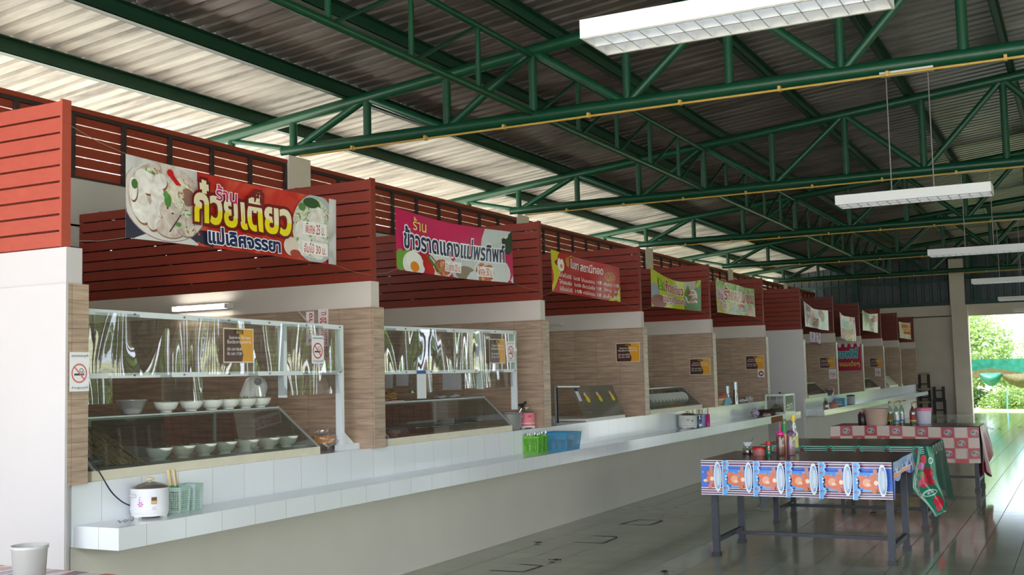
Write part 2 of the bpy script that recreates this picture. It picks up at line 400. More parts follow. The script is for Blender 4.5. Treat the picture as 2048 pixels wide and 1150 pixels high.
# far wall
WM = mat((212, 200, 188), .85, var=.06, scale=2)
b = MB(); b.box(-9.7, -3.38, YW, YW+.2, FZ, 3.12, WM); b.box(-9.7, 14, YW, YW+.2, 3.05, 3.42, WM); b.box(8, 14, YW, YW+.2, FZ, 3.1, WM); b.box(-9.7, -3.9, YW-.02, YW, 3.08, 3.42, WM)
b.build('wall_far', kind='structure')
b = MB(); b.box(-3.86, -3.38, YW-.3, YW, FZ, 3.41, WM); b.box(-3.88, -3.45, YW-.28, YW, 3.41, 4.9, WM)
tag(b.build('concrete_pillar', bevel=.008), 'beige concrete pillar beside the far garden opening', 'pillar')
CLAD = mat((78, 88, 92), .5, metal=.3, var=.15, scale=4)
b = MB(); xs = []; X = -9.7
while X < 14: xs += [(X, 0), (X+.16, 0), (X+.18, .03), (X+.23, .03), (X+.25, 0)]; X += .25
vs = [(x, YW+.12-d, 3.42) for x, d in xs]+[(x, YW+.12-d, 5.75) for x, d in xs]; n = len(xs)
vs = [(x, YW+.12-d, 3.42) for x, d in xs]+[(x, YW+.12-d, ztop(x)+.27) for x, d in xs]
b.add(vs, [(i, i+1, n+i+1, n+i) for i in range(n-1)], CLAD); b.build('wall_gable', kind='structure')
t = thing('gable_frame', 'dark green steel frame holding the grey cladding above the far wall', 'frame', (XC, YW, 3.42))
for nm, q in (('bottom_rail', (-9.6, 13, 3.42, 3.55)), ('middle_rail', (-9.6, 13, 4.18, 4.25))):
    b = MB(); b.box(q[0], q[1], YW-.02, YW+.06, q[2], q[3], mat((30, 66, 58), .5)); rel(b, t).build(nm, t)
for X in (-6.9, -5.3, -3.1, -1.2, .6, 2.4): b = MB(); b.box(X-.09, X+.09, YW-.03, YW+.05, 3.42, ztop(X), mat((30, 66, 58), .5)); rel(b, t).build('post', t)
# ---------------------------------------------------------------- stall dividers
for k, Y in enumerate(PY):
    wht = k in (0, 6); b = MB(); f = {} 
    W0 = mat((204, 199, 201), .75, var=.02, scale=2) if k == 0 else WHITEW; mm = W0 if wht else WOOD
    s0 = .065 if k == 0 else 0
    b.box(-8.26, -4.944, Y-.13+s0, Y+.02+s0, .94 if k < 6 else .885, 2.04, WOOD, {'-y': mm}); b.box(-8.26, -5.0 if wht else -5.77, (Y-.13 if k else 4.32), (Y+.02 if k else 4.38), FZ, .94 if k < 6 else .885, W0)
    if k == 0: b.box(-8.26, -4.9425, 4.296, 4.312, FZ, 2.04, W0)
    b.build('wall_divider', kind='structure')
    b = MB(); b.box(-8.26, -4.975, Y-.11+s0, Y+s0, 2.04, 2.245, CREAM if not wht else W0); b.build('wall_lintel', kind='structure', bevel=.004)
    t = thing('slatted_screen', '', 'screen', (-5.0, Y, 2.245), 'red slatted screens over the dividers')
    t['label'] = 'red wooden slatted screen on top of the %s stall divider from the near end' % ORD[k]
    RR = RED_LIT if k == 0 else RED_SHADED if k < 7 else RED_DEEP_SHADE  # one red paint: lit near screen, darker inner ones, light put into colour
    b = MB(); rnd = random.Random(k)
    for q in range(9):
        z = 2.25+q*.0917
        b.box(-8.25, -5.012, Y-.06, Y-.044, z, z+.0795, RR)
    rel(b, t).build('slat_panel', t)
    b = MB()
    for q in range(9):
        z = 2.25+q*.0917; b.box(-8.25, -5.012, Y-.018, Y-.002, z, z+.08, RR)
        X = -8.25
        while X < -5.02 and q < 8:      # lath added behind each gap to hold back light, broken to leave dots
            l = rnd.uniform(.25, .7) if X < -5.75 else rnd.uniform(.05, .35); gp = rnd.choice((.012, .03, .05)) if X < -5.75 else rnd.choice((.01, .05, .16))
            x1 = min(-5.012, X+l); b.box(X, x1, Y-.012, Y-.006, z+.078, z+.094, STEEL); X = x1+gp
    rel(b, t).build('rear_slat_panel', t)
    b = MB(); b.box(-5.012, -4.995, Y-.062, Y, 2.247, 3.075, RR); rel(b, t).build('end_board', t)
    for X in (-5.03, -5.75, -6.5, -7.25, -8.0): b = MB(); b.box(X-.018, X+.018, Y-.044, Y-.018, 2.25, 3.07, STEEL); rel(b, t).build('post', t)
# ---------------------------------------------------------------- counters
UND = mat((206, 202, 192), .75, var=.05, scale=1.5)
b = MB(); b.box(-5.14, -5.0, PY[0]+.02, 19.34, FZ, .596, UND); b.build('wall_counter', kind='structure')
b = MB(); b.box(-5.14, -5.0, 22.25, 38.1, FZ, .54, UND); b.build('wall_counter', kind='structure')
t = thing('tiled_counter', 'long white tiled stall counter with serving ledge, nearest the camera', 'counter', (-5, 4.4, .7))
b = MB(); b.box(-5.12, -4.995, 4.39, 19.22, .60, .94, WTILE); rel(b, t).build('riser', t)
b = MB(); b.box(-5.75, -5.12, 4.39, 19.2, .86, .94, WTILE); rel(b, t).build('worktop', t)
b = MB(); b.box(-4.995, -4.65, 4.40, 20.3, .597, .715, WTILE); rel(b, t).build('ledge', t)
b = MB(); b.box(-4.652, -4.646, 18.2, 18.95, .60, .70, mat((150, 92, 58), .8, var=.2, scale=20)); rel(b, t).build('missing_tile_patch', t)
t = thing('tiled_counter', 'white tiled stall counter with serving ledge in the far group of stalls', 'counter', (-5, 22.25, .7))
b = MB(); b.box(-5.12, -4.995, 22.25, 38.1, .545, .885, WTILE); rel(b, t).build('riser', t)
b = MB(); b.box(-5.75, -5.12, 22.25, 38.1, .81, .885, WTILE); rel(b, t).build('worktop', t)
b = MB(); b.box(-4.995, -4.65, 22.3, 38.22, .545, .655, WTILE); rel(b, t).build('ledge', t)
# ---------------------------------------------------------------- lights
LOUV = mat((236, 240, 246), .25, metal=.2, var=.02); REFL = mat((238, 240, 250), .3, metal=.0, var=.02, emit=.35)
def pendant(cx, cy, z0, label, bracket_y):
    L2, W, H = .645, .15, .085
    t = thing('pendant_light', label, 'light', (cx, cy, z0), 'hanging louvred lights')
    b = MB(); zt = z0+H
    b.box(cx-L2, cx+L2, cy-W-.01, cy-W, z0, zt, WHITE); b.box(cx-L2, cx+L2, cy+W, cy+W+.01, z0, zt, WHITE)
    b.box(cx-L2-.01, cx-L2, cy-W-.01, cy+W+.01, z0, zt, WHITE); b.box(cx+L2, cx+L2+.01, cy-W-.01, cy+W+.01, z0, zt, WHITE)
    b.box(cx-L2, cx+L2, cy-W, cy+W, zt-.01, zt, WHITE, {'-z': REFL}); b.box(cx-L2, cx+L2, cy-W-.0, cy-W+.012, z0-.002, z0, WHITE); b.box(cx-L2, cx+L2, cy+W-.012, cy+W, z0-.002, z0, WHITE)
    hs = rel(b, t).build('housing', t)
    b = MB(); b.box(cx-L2, cx+L2, cy-.006, cy+.006, z0, z0+.05, LOUV)
    for q in range(1, 15):
        X = cx-L2+2*L2*q/15; b.box(X-.003, X+.003, cy-W, cy+W, z0, z0+.032, LOUV)
    rel(b, t).build('louvre', hs)
    for s in (-1, 1):
        b = MB(); b.tube([(cx-L2, cy+s*.075, z0+.055), (cx+L2, cy+s*.075, z0+.055)], .012, WHITE, 8); rel(b, t).build('tube_lamp', t)
    b = MB(); b.box(cx-.23, cx+.23, cy-.05, cy+.05, ZB-.085, ZB-.055, WHITE); rel(b, t).build('ceiling_bracket', t)
    for s in (-1, 1):
        b = MB(); b.tube([(cx+s*.18, cy, zt), (cx+s*.18, cy, ZB-.08)], .006, mat((130, 120, 118), .4, metal=.5), 6); rel(b, t).build('rod', t)
pendant(-1.3, 4.70, 2.985, 'large white louvred pendant light close overhead at the top of the view', 4.48)
pendant(-1.315, 10.48, 2.955, 'white louvred pendant light on two rods under the second truss', 10.48)
pendant(-1.24, 16.45, 2.99, 'white louvred pendant light hanging third from the camera', 16.4)
pendant(-1.2, 22.45, 2.975, 'small-looking white pendant light hanging fourth from the camera', 22.4)
pendant(-1.15, 28.5, 2.95, 'white pendant light hanging fifth, just above the far opening', 28.5)
pendant(-1.15, 34.5, 2.93, 'white pendant light hanging sixth and farthest, in front of the far opening', 34.5)
# fluorescent tubes on the lintels
def tube(x0, x1, y, z, label, e):
    t = thing('fluorescent_tube', label, 'light', (x0, y, z))
    b = MB(); b.tube([(x0+.03, y-.02, z), (x1-.03, y-.02, z)], .016, mat((255, 252, 240), .3, var=0, emit=e) if e else WHITE, 10); rel(b, t).build('tube_lamp', t)
    b = MB(); b.box(x0, x1, y+.005, y+.04, z-.02, z+.025, WHITE); b.box(x0, x0+.03, y-.04, y+.01, z-.02, z+.02, WHITE); b.box(x1-.03, x1, y-.04, y+.01, z-.02, z+.02, WHITE); rel(b, t).build('holder', t)
tube(-7.0, -6.36, 7.22, 2.115, 'glowing fluorescent tube on the lintel above the near stall', 9)
tube(-6.6, -6.03, 13.17, 2.13, 'unlit fluorescent tube on the lintel of the third stall', 0)

# unseen right wall added for its tall gaps, which streak the shield reflections
b = MB(); y = 15.0; WR = mat((170, 164, 150), .85, var=.08, scale=2)
while y < YW:
    b.box(13.0, 13.2, y, min(YW, y+.8), FZ, 3.9, WR); y += 3.4
b.box(13.0, 13.2, 15.0, YW, 3.9, 4.7, WR)
b.build('wall_right_added', kind='structure')
# ================================================================== BANNERS AND SIGNS
XB = -4.965
def surf(y0, y1, zl0, zl1, zr0, zr1, wave=.02, ph=0, sag=0, sagr=0, X=XB):
    """cloth hung in the opening; x runs 0..1 to the far side, y 0..1 upwards"""
    def S(x, y, h):
        x = min(max(x, 0), 1); y = min(max(y, 0), 1)
        b = zl0+(zr0-zl0)*x; t = zl1+(zr1-zl1)*x
        t -= sag*math.sin(math.pi*min(max(x, 0), 1)); b -= sagr*math.sin(math.pi*min(max(x, 0), 1))
        w = wave*(math.sin(x*5.2+y*2.1+ph)+.5*math.sin(x*11+ph*2-y*3))*math.sin(math.pi*min(max(x, 0), 1)*.9+.15)
        return (X+h+w, y0+(y1-y0)*x, b+(t-b)*y)
    return S
def foodmat(name, cols, scale=7):
    m, t, N, L, B = nt(name)
    g = N.new('ShaderNodeNewGeometry'); n = N.new('ShaderNodeTexNoise'); n.inputs['Scale'].default_value = scale; n.inputs['Detail'].default_value = 3; n.inputs['Distortion'].default_value = 1.5
    L.new(g.outputs['Position'], n.inputs['Vector']); cr = N.new('ShaderNodeValToRGB'); L.new(n.outputs['Fac'], cr.inputs[0])
    e = cr.color_ramp.elements; e[0].position = cols[0][0]; e[0].color = rgb(cols[0][1]); e[1].position = cols[-1][0]; e[1].color = rgb(cols[-1][1])
    for p, c in cols[1:-1]: q = e.new(p); q.color = rgb(c)
    L.new(cr.outputs[0], B.inputs['Base Color']); B.inputs['Roughness'].default_value = .4
    return m
HERB = foodmat('printed_herbs', [(.3, (60, 96, 50)), (.42, (120, 160, 90)), (.5, (226, 226, 214)), (.62, (214, 200, 180)), (.72, (160, 60, 40))], 16)
CURRY = foodmat('printed_curry', [(.3, (120, 40, 20)), (.5, (196, 96, 50)), (.7, (230, 190, 140))], 24)
NOOD = foodmat('printed_noodles', [(.3, (150, 110, 80)), (.45, (220, 205, 180)), (.7, (240, 236, 226))], 20)
REDG = foodmat('printed_red', [(.3, (150, 24, 20)), (.5, (196, 40, 30)), (.7, (214, 90, 60))], 3)
GRN = foodmat('printed_green', [(.3, (110, 160, 60)), (.5, (190, 216, 150)), (.7, (235, 242, 225))], 4)
def banner(label, S, base, draw, lh=.007):
    t = thing('shop_banner', label, 'banner', S(0, 1, 0), 'shop banners')
    b = MB(); b.sheet(lambda a, c: S(a, c, 0), 30, 10, base if not isinstance(base, tuple) else mat(base, .35, var=.03))
    P = Print(S, .35, .0002)
    lett = Print(S, .35); lett.h = lh
    draw(P, lett)
    b.add(P.mb.v, [], base if not isinstance(base, tuple) else mat(base, .35, var=.03))
    off = len(b.v)-len(P.mb.v)
    for f, k, s_ in zip(P.mb.f, P.mb.m, P.mb.sm): b.f.append(tuple(i+off for i in f)); b.m.append(b.mi(P.mb.mats[k])); b.sm.append(s_)
    pc = rel(b, t).build('printed_cloth', t)
    for mb in lett.parts+[lett.mb]:
        if mb.v: rel(mb, t).build('lettering', pc)
    for (x, y, dz) in ((0, 1, .10), (1, 1, .07), (0, 0, -.05), (1, 0, -.04)):
        p = Vector(S(x, y, .002)); yy = max(v for v in PY if v < p.y)+.0 if x == 0 else min(v for v in PY if v > p.y)-.06
        q = Vector((-4.996, yy, p.z+dz)); b = MB(); b.tube([p, p.lerp(q, .5)+Vector((0, 0, -.012)), q], .0016, mat((150, 140, 130), .6), 4); rel(b, t).build('tie_string', t)
    return t
WT = (244, 244, 242)
MEAT = foodmat('printed_meatball', [(.3, (206, 198, 192)), (.5, (232, 226, 222)), (.7, (246, 244, 242))], 9)
PORK = foodmat('printed_pork', [(.3, (176, 156, 146)), (.5, (206, 190, 182)), (.7, (222, 210, 204))], 12)
CLOTHW = foodmat('printed_grey', [(.3, (176, 172, 172)), (.5, (206, 204, 204)), (.7, (226, 224, 222))], 3)
def d1(P, T):
    P.rect(.29, 0, 1, 1, REDG, 12, 4)
    P.poly([(0, .0), (.36, .0), (.36, .2), (.1, .45), (0, .55)], (40, 40, 62))
    P.ell(.16, .53, .175, .525, (150, 110, 130), n=44); P.ell(.16, .535, .172, .52, (218, 212, 208), n=44); P.rect(.0, .86, .29, 1, CLOTHW); P.ell(.16, .55, .155, .46, PORK, n=40)
    P.ell(.22, .70, .045, .16, NOOD); P.ell(.245, .62, .03, .12, (150, 110, 96)); P.ell(.19, .62, .04, .14, NOOD)
    for x, y, rx, ry, r in ((.075, .72, .042, .15, .05), (.052, .43, .036, .23, .06), (.132, .76, .026, .10, 0), (.119, .56, .027, .16, 0), (.104, .31, .028, .18, -.03), (.025, .60, .016, .14, 0)):
        P.ell(x+.003, y-.022, rx*1.02, ry*1.02, (140, 92, 66), r, n=26); P.ell(x, y, rx, ry, MEAT, r, n=26)
    for x, y, rx, ry in ((.165, .40, .042, .13), (.215, .31, .055, .14), (.17, .19, .06, .13), (.235, .20, .04, .1)):
        P.ell(x+.002, y-.015, rx*1.02, ry*1.03, (150, 126, 116), n=24); P.ell(x, y, rx, ry, PORK, n=24)
    P.ell(.158, .53, .014, .09, (84, 136, 66)); P.ell(.150, .60, .010, .05, (100, 150, 80)); P.ell(.03, .66, .012, .06, (76, 116, 60)); P.ell(.205, .52, .022, .07, HERB); P.ell(.25, .18, .022, .07, HERB); P.ell(.20, .24, .012, .03, (90, 140, 70)); P.ell(.235, .4, .02, .05, HERB)
    P.line(.168, .90, .205, .75, .022, (196, 26, 28)); P.ell(.172, .89, .014, .05, (204, 30, 30)); P.ell(.1, .87, .03, .04, HERB)
    P.ell(.155, .43, .004, .015, (150, 30, 40)); P.ell(.175, .37, .005, .012, (80, 50, 50)); P.line(.163, .13, .21, .37, .006, (84, 60, 50))
    P.ell(.88, .50, .13, .52, (176, 190, 194), n=34); P.ell(.865, .5, .115, .46, HERB, n=34); P.ell(.885, .68, .045, .16, MEAT); P.ell(.82, .22, .04, .16, MEAT); P.ell(.90, .22, .045, .18, MEAT); P.ell(.80, .45, .035, .14, MEAT); P.ell(.85, .88, .045, .08, (50, 84, 44)); P.ell(.80, .80, .02, .06, (84, 130, 64)); P.ell(.745, .18, .04, .14, (226, 210, 196)); P.ell(.77, .08, .03, .06, (170, 60, 40))
    P.rect(.955, 0, 1, 1, CLOTHW)
    T.text('ก๋วยเตี๋ยว', .262, .305, .742, .90, None, .048, [((110, 14, 16), .06)], split=(.36, (240, 222, 24), (238, 226, 190)))
    T.text('ร้าน', .367, .66, .472, .88, (206, 24, 100), .02, [(WT, .045)], slope=-.0)
    T.text('แม่เลิศจรรยา', .326, .045, .683, .29, (28, 38, 92), .045, [(WT, .05)])
    T.rect(.80, .385, .937, .585, WT); T.text('พิเศษ 25 บ.', .815, .41, .925, .565, (206, 40, 46), .01)
    T.rect(.80, .10, .945, .29, WT); T.text('จัมโบ้ 30 บ.', .81, .12, .935, .27, (206, 40, 46), .01)
banner('large noodle shop banner with bowl photo and big yellow lettering over the near stall', surf(4.74, 6.79, 2.335, 2.832, 2.333, 2.823, .015, .5, sag=.015, sagr=-.01), (214, 212, 212), d1, .019)
def d2(P, T):
    P.poly([(.72, 1), (.69, .8), (.685, .5), (.63, .35), (.50, .3), (.42, .28), (.55, 0), (1, 0), (1, 1)], (214, 220, 226))
    P.ell(.80, .86, .05, .22, (120, 150, 110)); P.ell(.83, .76, .05, .2, (206, 216, 208)); P.ell(.95, .84, .06, .3, (52, 66, 50)); P.ell(.93, .95, .03, .1, (230, 232, 226))
    P.ell(.56, .16, .13, .26, (206, 208, 212)); P.ell(.80, .16, .17, .33, (222, 224, 230)); P.ell(.35, .2, .10, .25, (224, 226, 228)); P.ell(.36, .15, .07, .15, CURRY); P.ell(.56, .1, .09, .14, (140, 120, 100))
    P.ell(.73, .16, .08, .2, CURRY); P.line(.27, .33, .34, .14, .014, (150, 96, 60))
    P.ell(.09, .17, .05, .2, (120, 170, 60)); P.ell(.03, .17, .04, .18, (110, 164, 50)); P.ell(.13, .13, .085, .22, (236, 238, 234), n=26); P.ell(.13, .2, .06, .16, (246, 246, 242)); P.ell(.135, .09, .034, .09, (240, 140, 30))
    P.ell(.24, .17, .04, .12, (196, 30, 30)); P.ell(.22, .3, .03, .1, (190, 26, 28)); P.ell(.26, .07, .03, .08, (204, 40, 34)); P.ell(.28, .2, .012, .15, (70, 130, 50), .3)
    T.text('ร้าน', .128, .715, .236, .94, (240, 226, 120), .01)
    T.text('ข้าวราดแกงแม่พรทิพท์', .052, .37, .912, .755, (38, 44, 90), .03, [((246, 246, 250), .06)])
    T.rect(.374, .09, .516, .288, WT); T.text('3 อย่าง 25 บ.', .384, .11, .508, .27, (206, 40, 46), .01)
    T.rect(.658, .07, .80, .265, WT); T.text('พิเศษ 30 บ.', .668, .09, .79, .25, (206, 40, 46), .01)
banner('magenta curry rice banner with fried egg photo hanging over the second stall', surf(7.62, 9.70, 2.361, 2.868, 2.38, 2.884, .015, 2, sag=.035, sagr=.01), (206, 20, 92), d2)
def d3(P, T):
    P.poly([(0, 0), (0, 1), (.3, 1), (.2, .86), (.09, .4), (.03, .1)], (206, 200, 40)); P.poly([(.82, 0), (1, 0), (1, .45), (.96, .2)], (200, 204, 40))
    P.ell(.14, .72, .10, .1, (150, 26, 26)); P.ell(.12, .70, .045, .17, (244, 240, 238)); P.ell(.12, .88, .02, .06, (200, 40, 30)); P.ell(.125, .66, .018, .05, (232, 150, 40)); P.ell(.22, .8, .03, .13, (206, 130, 60)); P.ell(.83, .66, .09, .14, CURRY)
    P.line(.25, .62, .95, .80, .02, (220, 60, 40)); P.line(.8, .05, .9, .6, .03, (206, 80, 50))
    T.text('ใบชา สถานีทอด', .255, .67, .715, .92, WT, .02)
    rows = [('ไก่สไปร์ซี่', 'ชิ้นละ20฿', 'ไก่นมขอน', '10฿', 'เฟรนฟราย', '10฿'), ('ไก่จอมยีส', 'ชิ้นละ20฿', 'เกี๊ยวนึ่งชีส', '10฿', 'ไส้หมู', 'ไม้ละ 5฿'), ('ไก่ป๊อปสไปร์ซี่', '10฿', 'หนังไก่กรอบ', '10฿', 'นักเก็ต', 'ชิ้น 5฿')]
    for i, r in enumerate(rows):
        y = .44-i*.17; T.brk()
        for s_, x0, x1 in zip(r, (.08, .30, .42, .63, .73, .89), (.26, .40, .60, .70, .86, .97)): T.text(s_, x0, y-.05, x1, y+.06, WT, .005)
banner('red fried chicken menu banner with yellow corners hanging over the third stall', surf(10.59, 12.52, 2.345, 2.791, 2.328, 2.745, .02, 1, sag=.01), (188, 26, 32), d3)
def d4(P, T):
    P.ell(.06, .4, .07, .25, (150, 160, 180)); P.ell(.12, .15, .12, .2, (140, 70, 60)); P.poly([(.62, .0), (.68, .5), (.74, .9), (.9, 1), (1, .9), (1, 0)], (96, 140, 80)); P.ell(.80, .4, .12, .34, (228, 224, 222)); P.ell(.78, .85, .1, .16, (186, 182, 176)); P.ell(.88, .16, .13, .26, (150, 96, 70)); P.ell(.87, .18, .09, .18, (232, 230, 230))
    T.text('ร้าน', .12, .52, .255, .82, (206, 220, 60), .05, [((24, 110, 80), .07)]); T.text('ก๋วยเตี๋ยว', .234, .49, .66, .88, (190, 30, 34), .04, [(WT, .06)])
    T.text('แม่กุลวีวรรณ', .176, .10, .673, .42, (178, 26, 92), .04, [(WT, .06)])
    T.text('พิเศษ', .73, .56, .85, .68, (206, 40, 56), .01); T.text('จัมโบ้', .74, .40, .88, .52, (206, 40, 56), .01); T.text('รับสั่ง', .75, .26, .87, .38, (206, 40, 56), .01)
banner('yellow green noodle banner sagging at its top edge over the fourth stall', surf(13.6, 15.7, 2.323, 2.824, 2.342, 2.80, .03, 0, sag=.09), (198, 204, 40), d4)
def d5(P, T):
    P.rect(0, 0, 1, .36, HERB, 10, 3); P.ell(.12, .25, .12, .25, (214, 186, 60)); P.ell(.3, .2, .1, .16, (226, 190, 80)); P.ell(.82, .16, .1, .16, (206, 120, 50)); P.ell(.6, .28, .08, .1, (206, 60, 50)); P.ell(.12, .55, .1, .22, (236, 210, 220))
    T.text('ร้าน', .05, .40, .17, .68, (196, 36, 120), .03, [(WT, .05)]); T.text('ร้านผลไม้ ขนม', .20, .42, .95, .90, (196, 34, 38), .04, [(WT, .06)])
    T.text('แม่จันทร์เพ็ญ', .37, .06, .75, .29, (60, 80, 110), .02, [(WT, .06)]); T.rect(.13, .12, .26, .34, (236, 226, 230)); T.text('สด', .15, .15, .24, .3, (190, 60, 100), .01)
banner('pale green fruit and snack banner with red lettering over the fifth stall', surf(16.47, 18.65, 2.36, 2.883, 2.365, 2.84, .03, 3, sag=.03), GRN, d5)
def d6(P, T):
    P.ell(.70, .70, .08, .3, (150, 80, 50), .2); P.ell(.66, .25, .14, .12, (244, 246, 246)); T.text('ชาบู', .06, .56, .5, .9, (190, 60, 60), .02, [(WT, .05)]); T.text('ชานมสด', .06, .1, .62, .56, (196, 70, 50), .04, [(WT, .06)])
banner('white drinks banner with red lettering, first in the far group of stalls', surf(22.35, 24.65, 2.31, 2.813, 2.284, 2.72, .04, 1, sag=.06), (226, 232, 236), d6)
def d7(P, T):
    P.rect(0, .8, 1, 1, (226, 220, 224)); 
    for i in range(6): P.rect(.08+i*.15, .8, .15+i*.15, 1, (196, 60, 90), 2, 2)
    P.rect(0, .45, 1, .8, (130, 180, 206)); P.ell(.45, .55, .3, .12, (206, 206, 90)); P.rect(0, 0, 1, .45, CURRY); P.ell(.5, .2, .3, .15, (226, 210, 150)); P.rect(.8, .3, 1, .9, (196, 80, 110))
banner('tall pastel banner with pink striped top, hanging low second in the far group', surf(25.95, 27.75, 2.15, 2.74, 2.10, 2.68, .05, 2, sag=.05, sagr=.02), (232, 220, 196), d7)
def d8(P, T):
    P.rect(0, .75, 1, 1, HERB); P.rect(.3, .6, .7, .85, (120, 120, 120)); P.rect(.7, .55, .95, .9, (176, 50, 36)); P.ell(.5, .3, .42, .28, NOOD); P.ell(.3, .3, .14, .2, (176, 190, 120))
banner('pale green crumpled banner with food photos, third in the far group of stalls', surf(28.8, 31.1, 2.39, 2.90, 2.38, 2.905, .05, 0, sag=.05), (206, 214, 170), d8)
def d9(P, T):
    P.rect(.35, .3, 1, .9, (186, 76, 60)); P.ell(.25, .4, .25, .35, NOOD); P.rect(.4, .1, .9, .3, (214, 206, 200)); T.text('ตามสั่ง', .45, .45, .95, .8, (240, 220, 120), .03)
banner('red and cream banner hanging over the farthest stall', surf(34.85, 37.3, 2.313, 2.805, 2.315, 2.819, .04, 1), (206, 190, 170), d9)
# pink sign on divider in the far group
t = thing('shop_sign', 'pink vinyl sign with blue lettering fixed to a far stall divider', 'sign', (-5.55, 28.43, 1.4))
S = plane((-5.56, 28.436, 1.40), (1, 0, 0), (0, 0, 1)); P = Print(S); P.rect(0, 0, .58, .66, (176, 24, 70)); 
for i in range(4): P.ell(.08+i*.15, .64, .04, .07, (226, 214, 222))
rel(P.mb, t).build('panel', t); P2 = Print(S); P2.h = .006; P2.text('เอฟฟี่', .03, .30, .52, .56, (60, 160, 170), .05, [((206, 226, 230), .03)]); P2.brk(); rel(P2.parts[0], t).build('lettering', t); P2.text('ขนมเด้อๆ', .05, .08, .54, .24, (206, 196, 60), .03); rel(P2.mb, t).build('lettering', t)
# patterned cloth hanging on lintel
b = MB(); PUR = foodmat('purple_print', [(.35, (96, 70, 96)), (.5, (170, 150, 176)), (.65, (206, 196, 206))], 22)
b.sheet(lambda a, c: (-4.955+.02*math.sin(a*22), 22.7+1.0*a, 1.985+.225*c), 24, 4, PUR); b.sheet(lambda a, c: (-4.953+.022*math.sin(a*22), 22.68+1.04*a, 1.955+.05*c), 24, 1, mat((120, 50, 90), .7))
tag(b.build('patterned_cloth'), 'purple patterned cloth hanging under the first banner of the far group', 'cloth')
# --- notices
def notice(o, u, w, h, label, X=False):
    t = thing('notice_board', label, 'notice', o, 'brown and yellow notices')
    S = plane(o, u, (0, 0, 1)); P = Print(S, .3)
    P.rect(-.008, -.008, w+.008, h+.008, (226, 216, 190)); P.rect(0, 0, w, h, (84, 52, 46)); P.poly([(w*.50, h), (w, h), (w, 0), (w*.62, 0), (w*.66, h*.2), (w*.56, h*.55)], (222, 160, 50)); pp = rel(P.mb, t).build('printed_panel', t)
    T = Print(S, .3); T.h = .006; T.rect(w*.36, h*.86, w*.64, h*.98, (60, 40, 20)); T.text('ประกาศ', w*.40, h*.87, w*.60, h*.97, (226, 200, 60), .01)
    T.text('โรงอาหาร ใช้ภาชนะ', w*.14, h*.70, w*.9, h*.80, WT, .005); T.text('รับประทานอาหาร', w*.08, h*.56, w*.92, h*.67, WT, .005); T.text('เปิด เวลา 06.00', w*.08, h*.34, w*.58, h*.44, WT, .005); T.text('ปิด เวลา 17.00', w*.08, h*.2, w*.58, h*.30, WT, .005)
    rel(T.mb, t).build('lettering', pp)
notice((-5.066, 5.69, 1.615), (0, 1, 0), .285, .215, 'brown and yellow notice on the plastic shield of the near stall')
notice((-5.066, 9.37, 1.605), (0, 1, 0), .31, .22, 'brown and yellow notice on the plastic shield of the second stall')
for k, z, lab in ((3, 1.62, 'third stall divider beyond the glass case with stickers'), (4, 1.43, 'fourth stall divider above the case with the rack'), (5, 1.49, 'fifth stall divider beside the white end wall'), (7, 1.48, 'first divider of the far group'), (9, 1.48, 'third divider of the far group')):
    notice((-5.305, PY[k]-.134, z), (1, 0, 0), .305, .225, 'brown and yellow notice on the '+lab)
def nosmoke(o, u, w, h, label, c=(210, 40, 46), blob=False, txt=True):
    t = thing('warning_sign', label, 'sign', o, 'no smoking signs')
    S = plane(o, u, (0, 0, 1)); P = Print(S, .3); P.rect(0, 0, w, h, (240, 240, 244)); cx, cy, r = w/2, h*.46, w*.40
    P.ell(cx, cy, r, r, c, n=28, th=.17)
    if blob: P.ell(cx, cy, r*.9, r*.9, c); P.ell(cx-.1*w, cy, r*.25, r*.5, WT, .2); P.ell(cx+.14*w, cy, r*.22, r*.5, WT, -.2)
    else:
        P.rect(cx-r*.65, cy-r*.22, cx+r*.4, cy-.02*r, (40, 40, 44), 2, 2); P.rect(cx+r*.42, cy-r*.22, cx+r*.6, cy-.02*r, (150, 60, 60), 2, 2); P.ell(cx+.25*r, cy+.3*r, r*.26, r*.22, (90, 90, 96), th=.3); P.ell(cx+.5*r, cy+.12*r, r*.16, r*.12, (90, 90, 96), th=.3)
        P.line(cx-r*.68, cy+r*.68, cx+r*.68, cy-r*.68, r*.16, c)
    pp = rel(P.mb, t).build('printed_panel', t)
    T = Print(S, .3); T.h = .006
    if txt: T.text('เขตปลอดบุหรี่', w*.08, h*.86, w*.92, h*.95, (50, 60, 100), .005); T.text('ห้ามสูบบุหรี่', w*.1, h*.05, w*.9, h*.13, (60, 70, 110), .005); rel(T.mb, t).build('lettering', pp)
nosmoke((-5.066, 6.625, 1.60), (0, 1, 0), .148, .207, 'white no smoking sign on the plastic shield of the near stall')
nosmoke((-5.066, 9.73, 1.61), (0, 1, 0), .16, .205, 'white no smoking sign on the plastic shield of the second stall')
nosmoke((-4.938, 4.318, 1.448), (0, 1, 0), .135, .215, 'no smoking sign wrapped on the tiled end of the nearest divider', (214, 110, 110))
nosmoke((-5.108, PY[5]-.134, 1.345), (1, 0, 0), .115, .14, 'small white sign with a dark red disc on the fifth divider', (150, 40, 46), True)
nosmoke((-5.12, PY[7]-.134, 1.24), (1, 0, 0), .155, .21, 'no smoking sign on the first divider of the far group', (180, 50, 54))
nosmoke((-5.185, PY[9]-.134, 1.225), (1, 0, 0), .15, .215, 'no smoking sign on the third divider of the far group', (180, 50, 54))
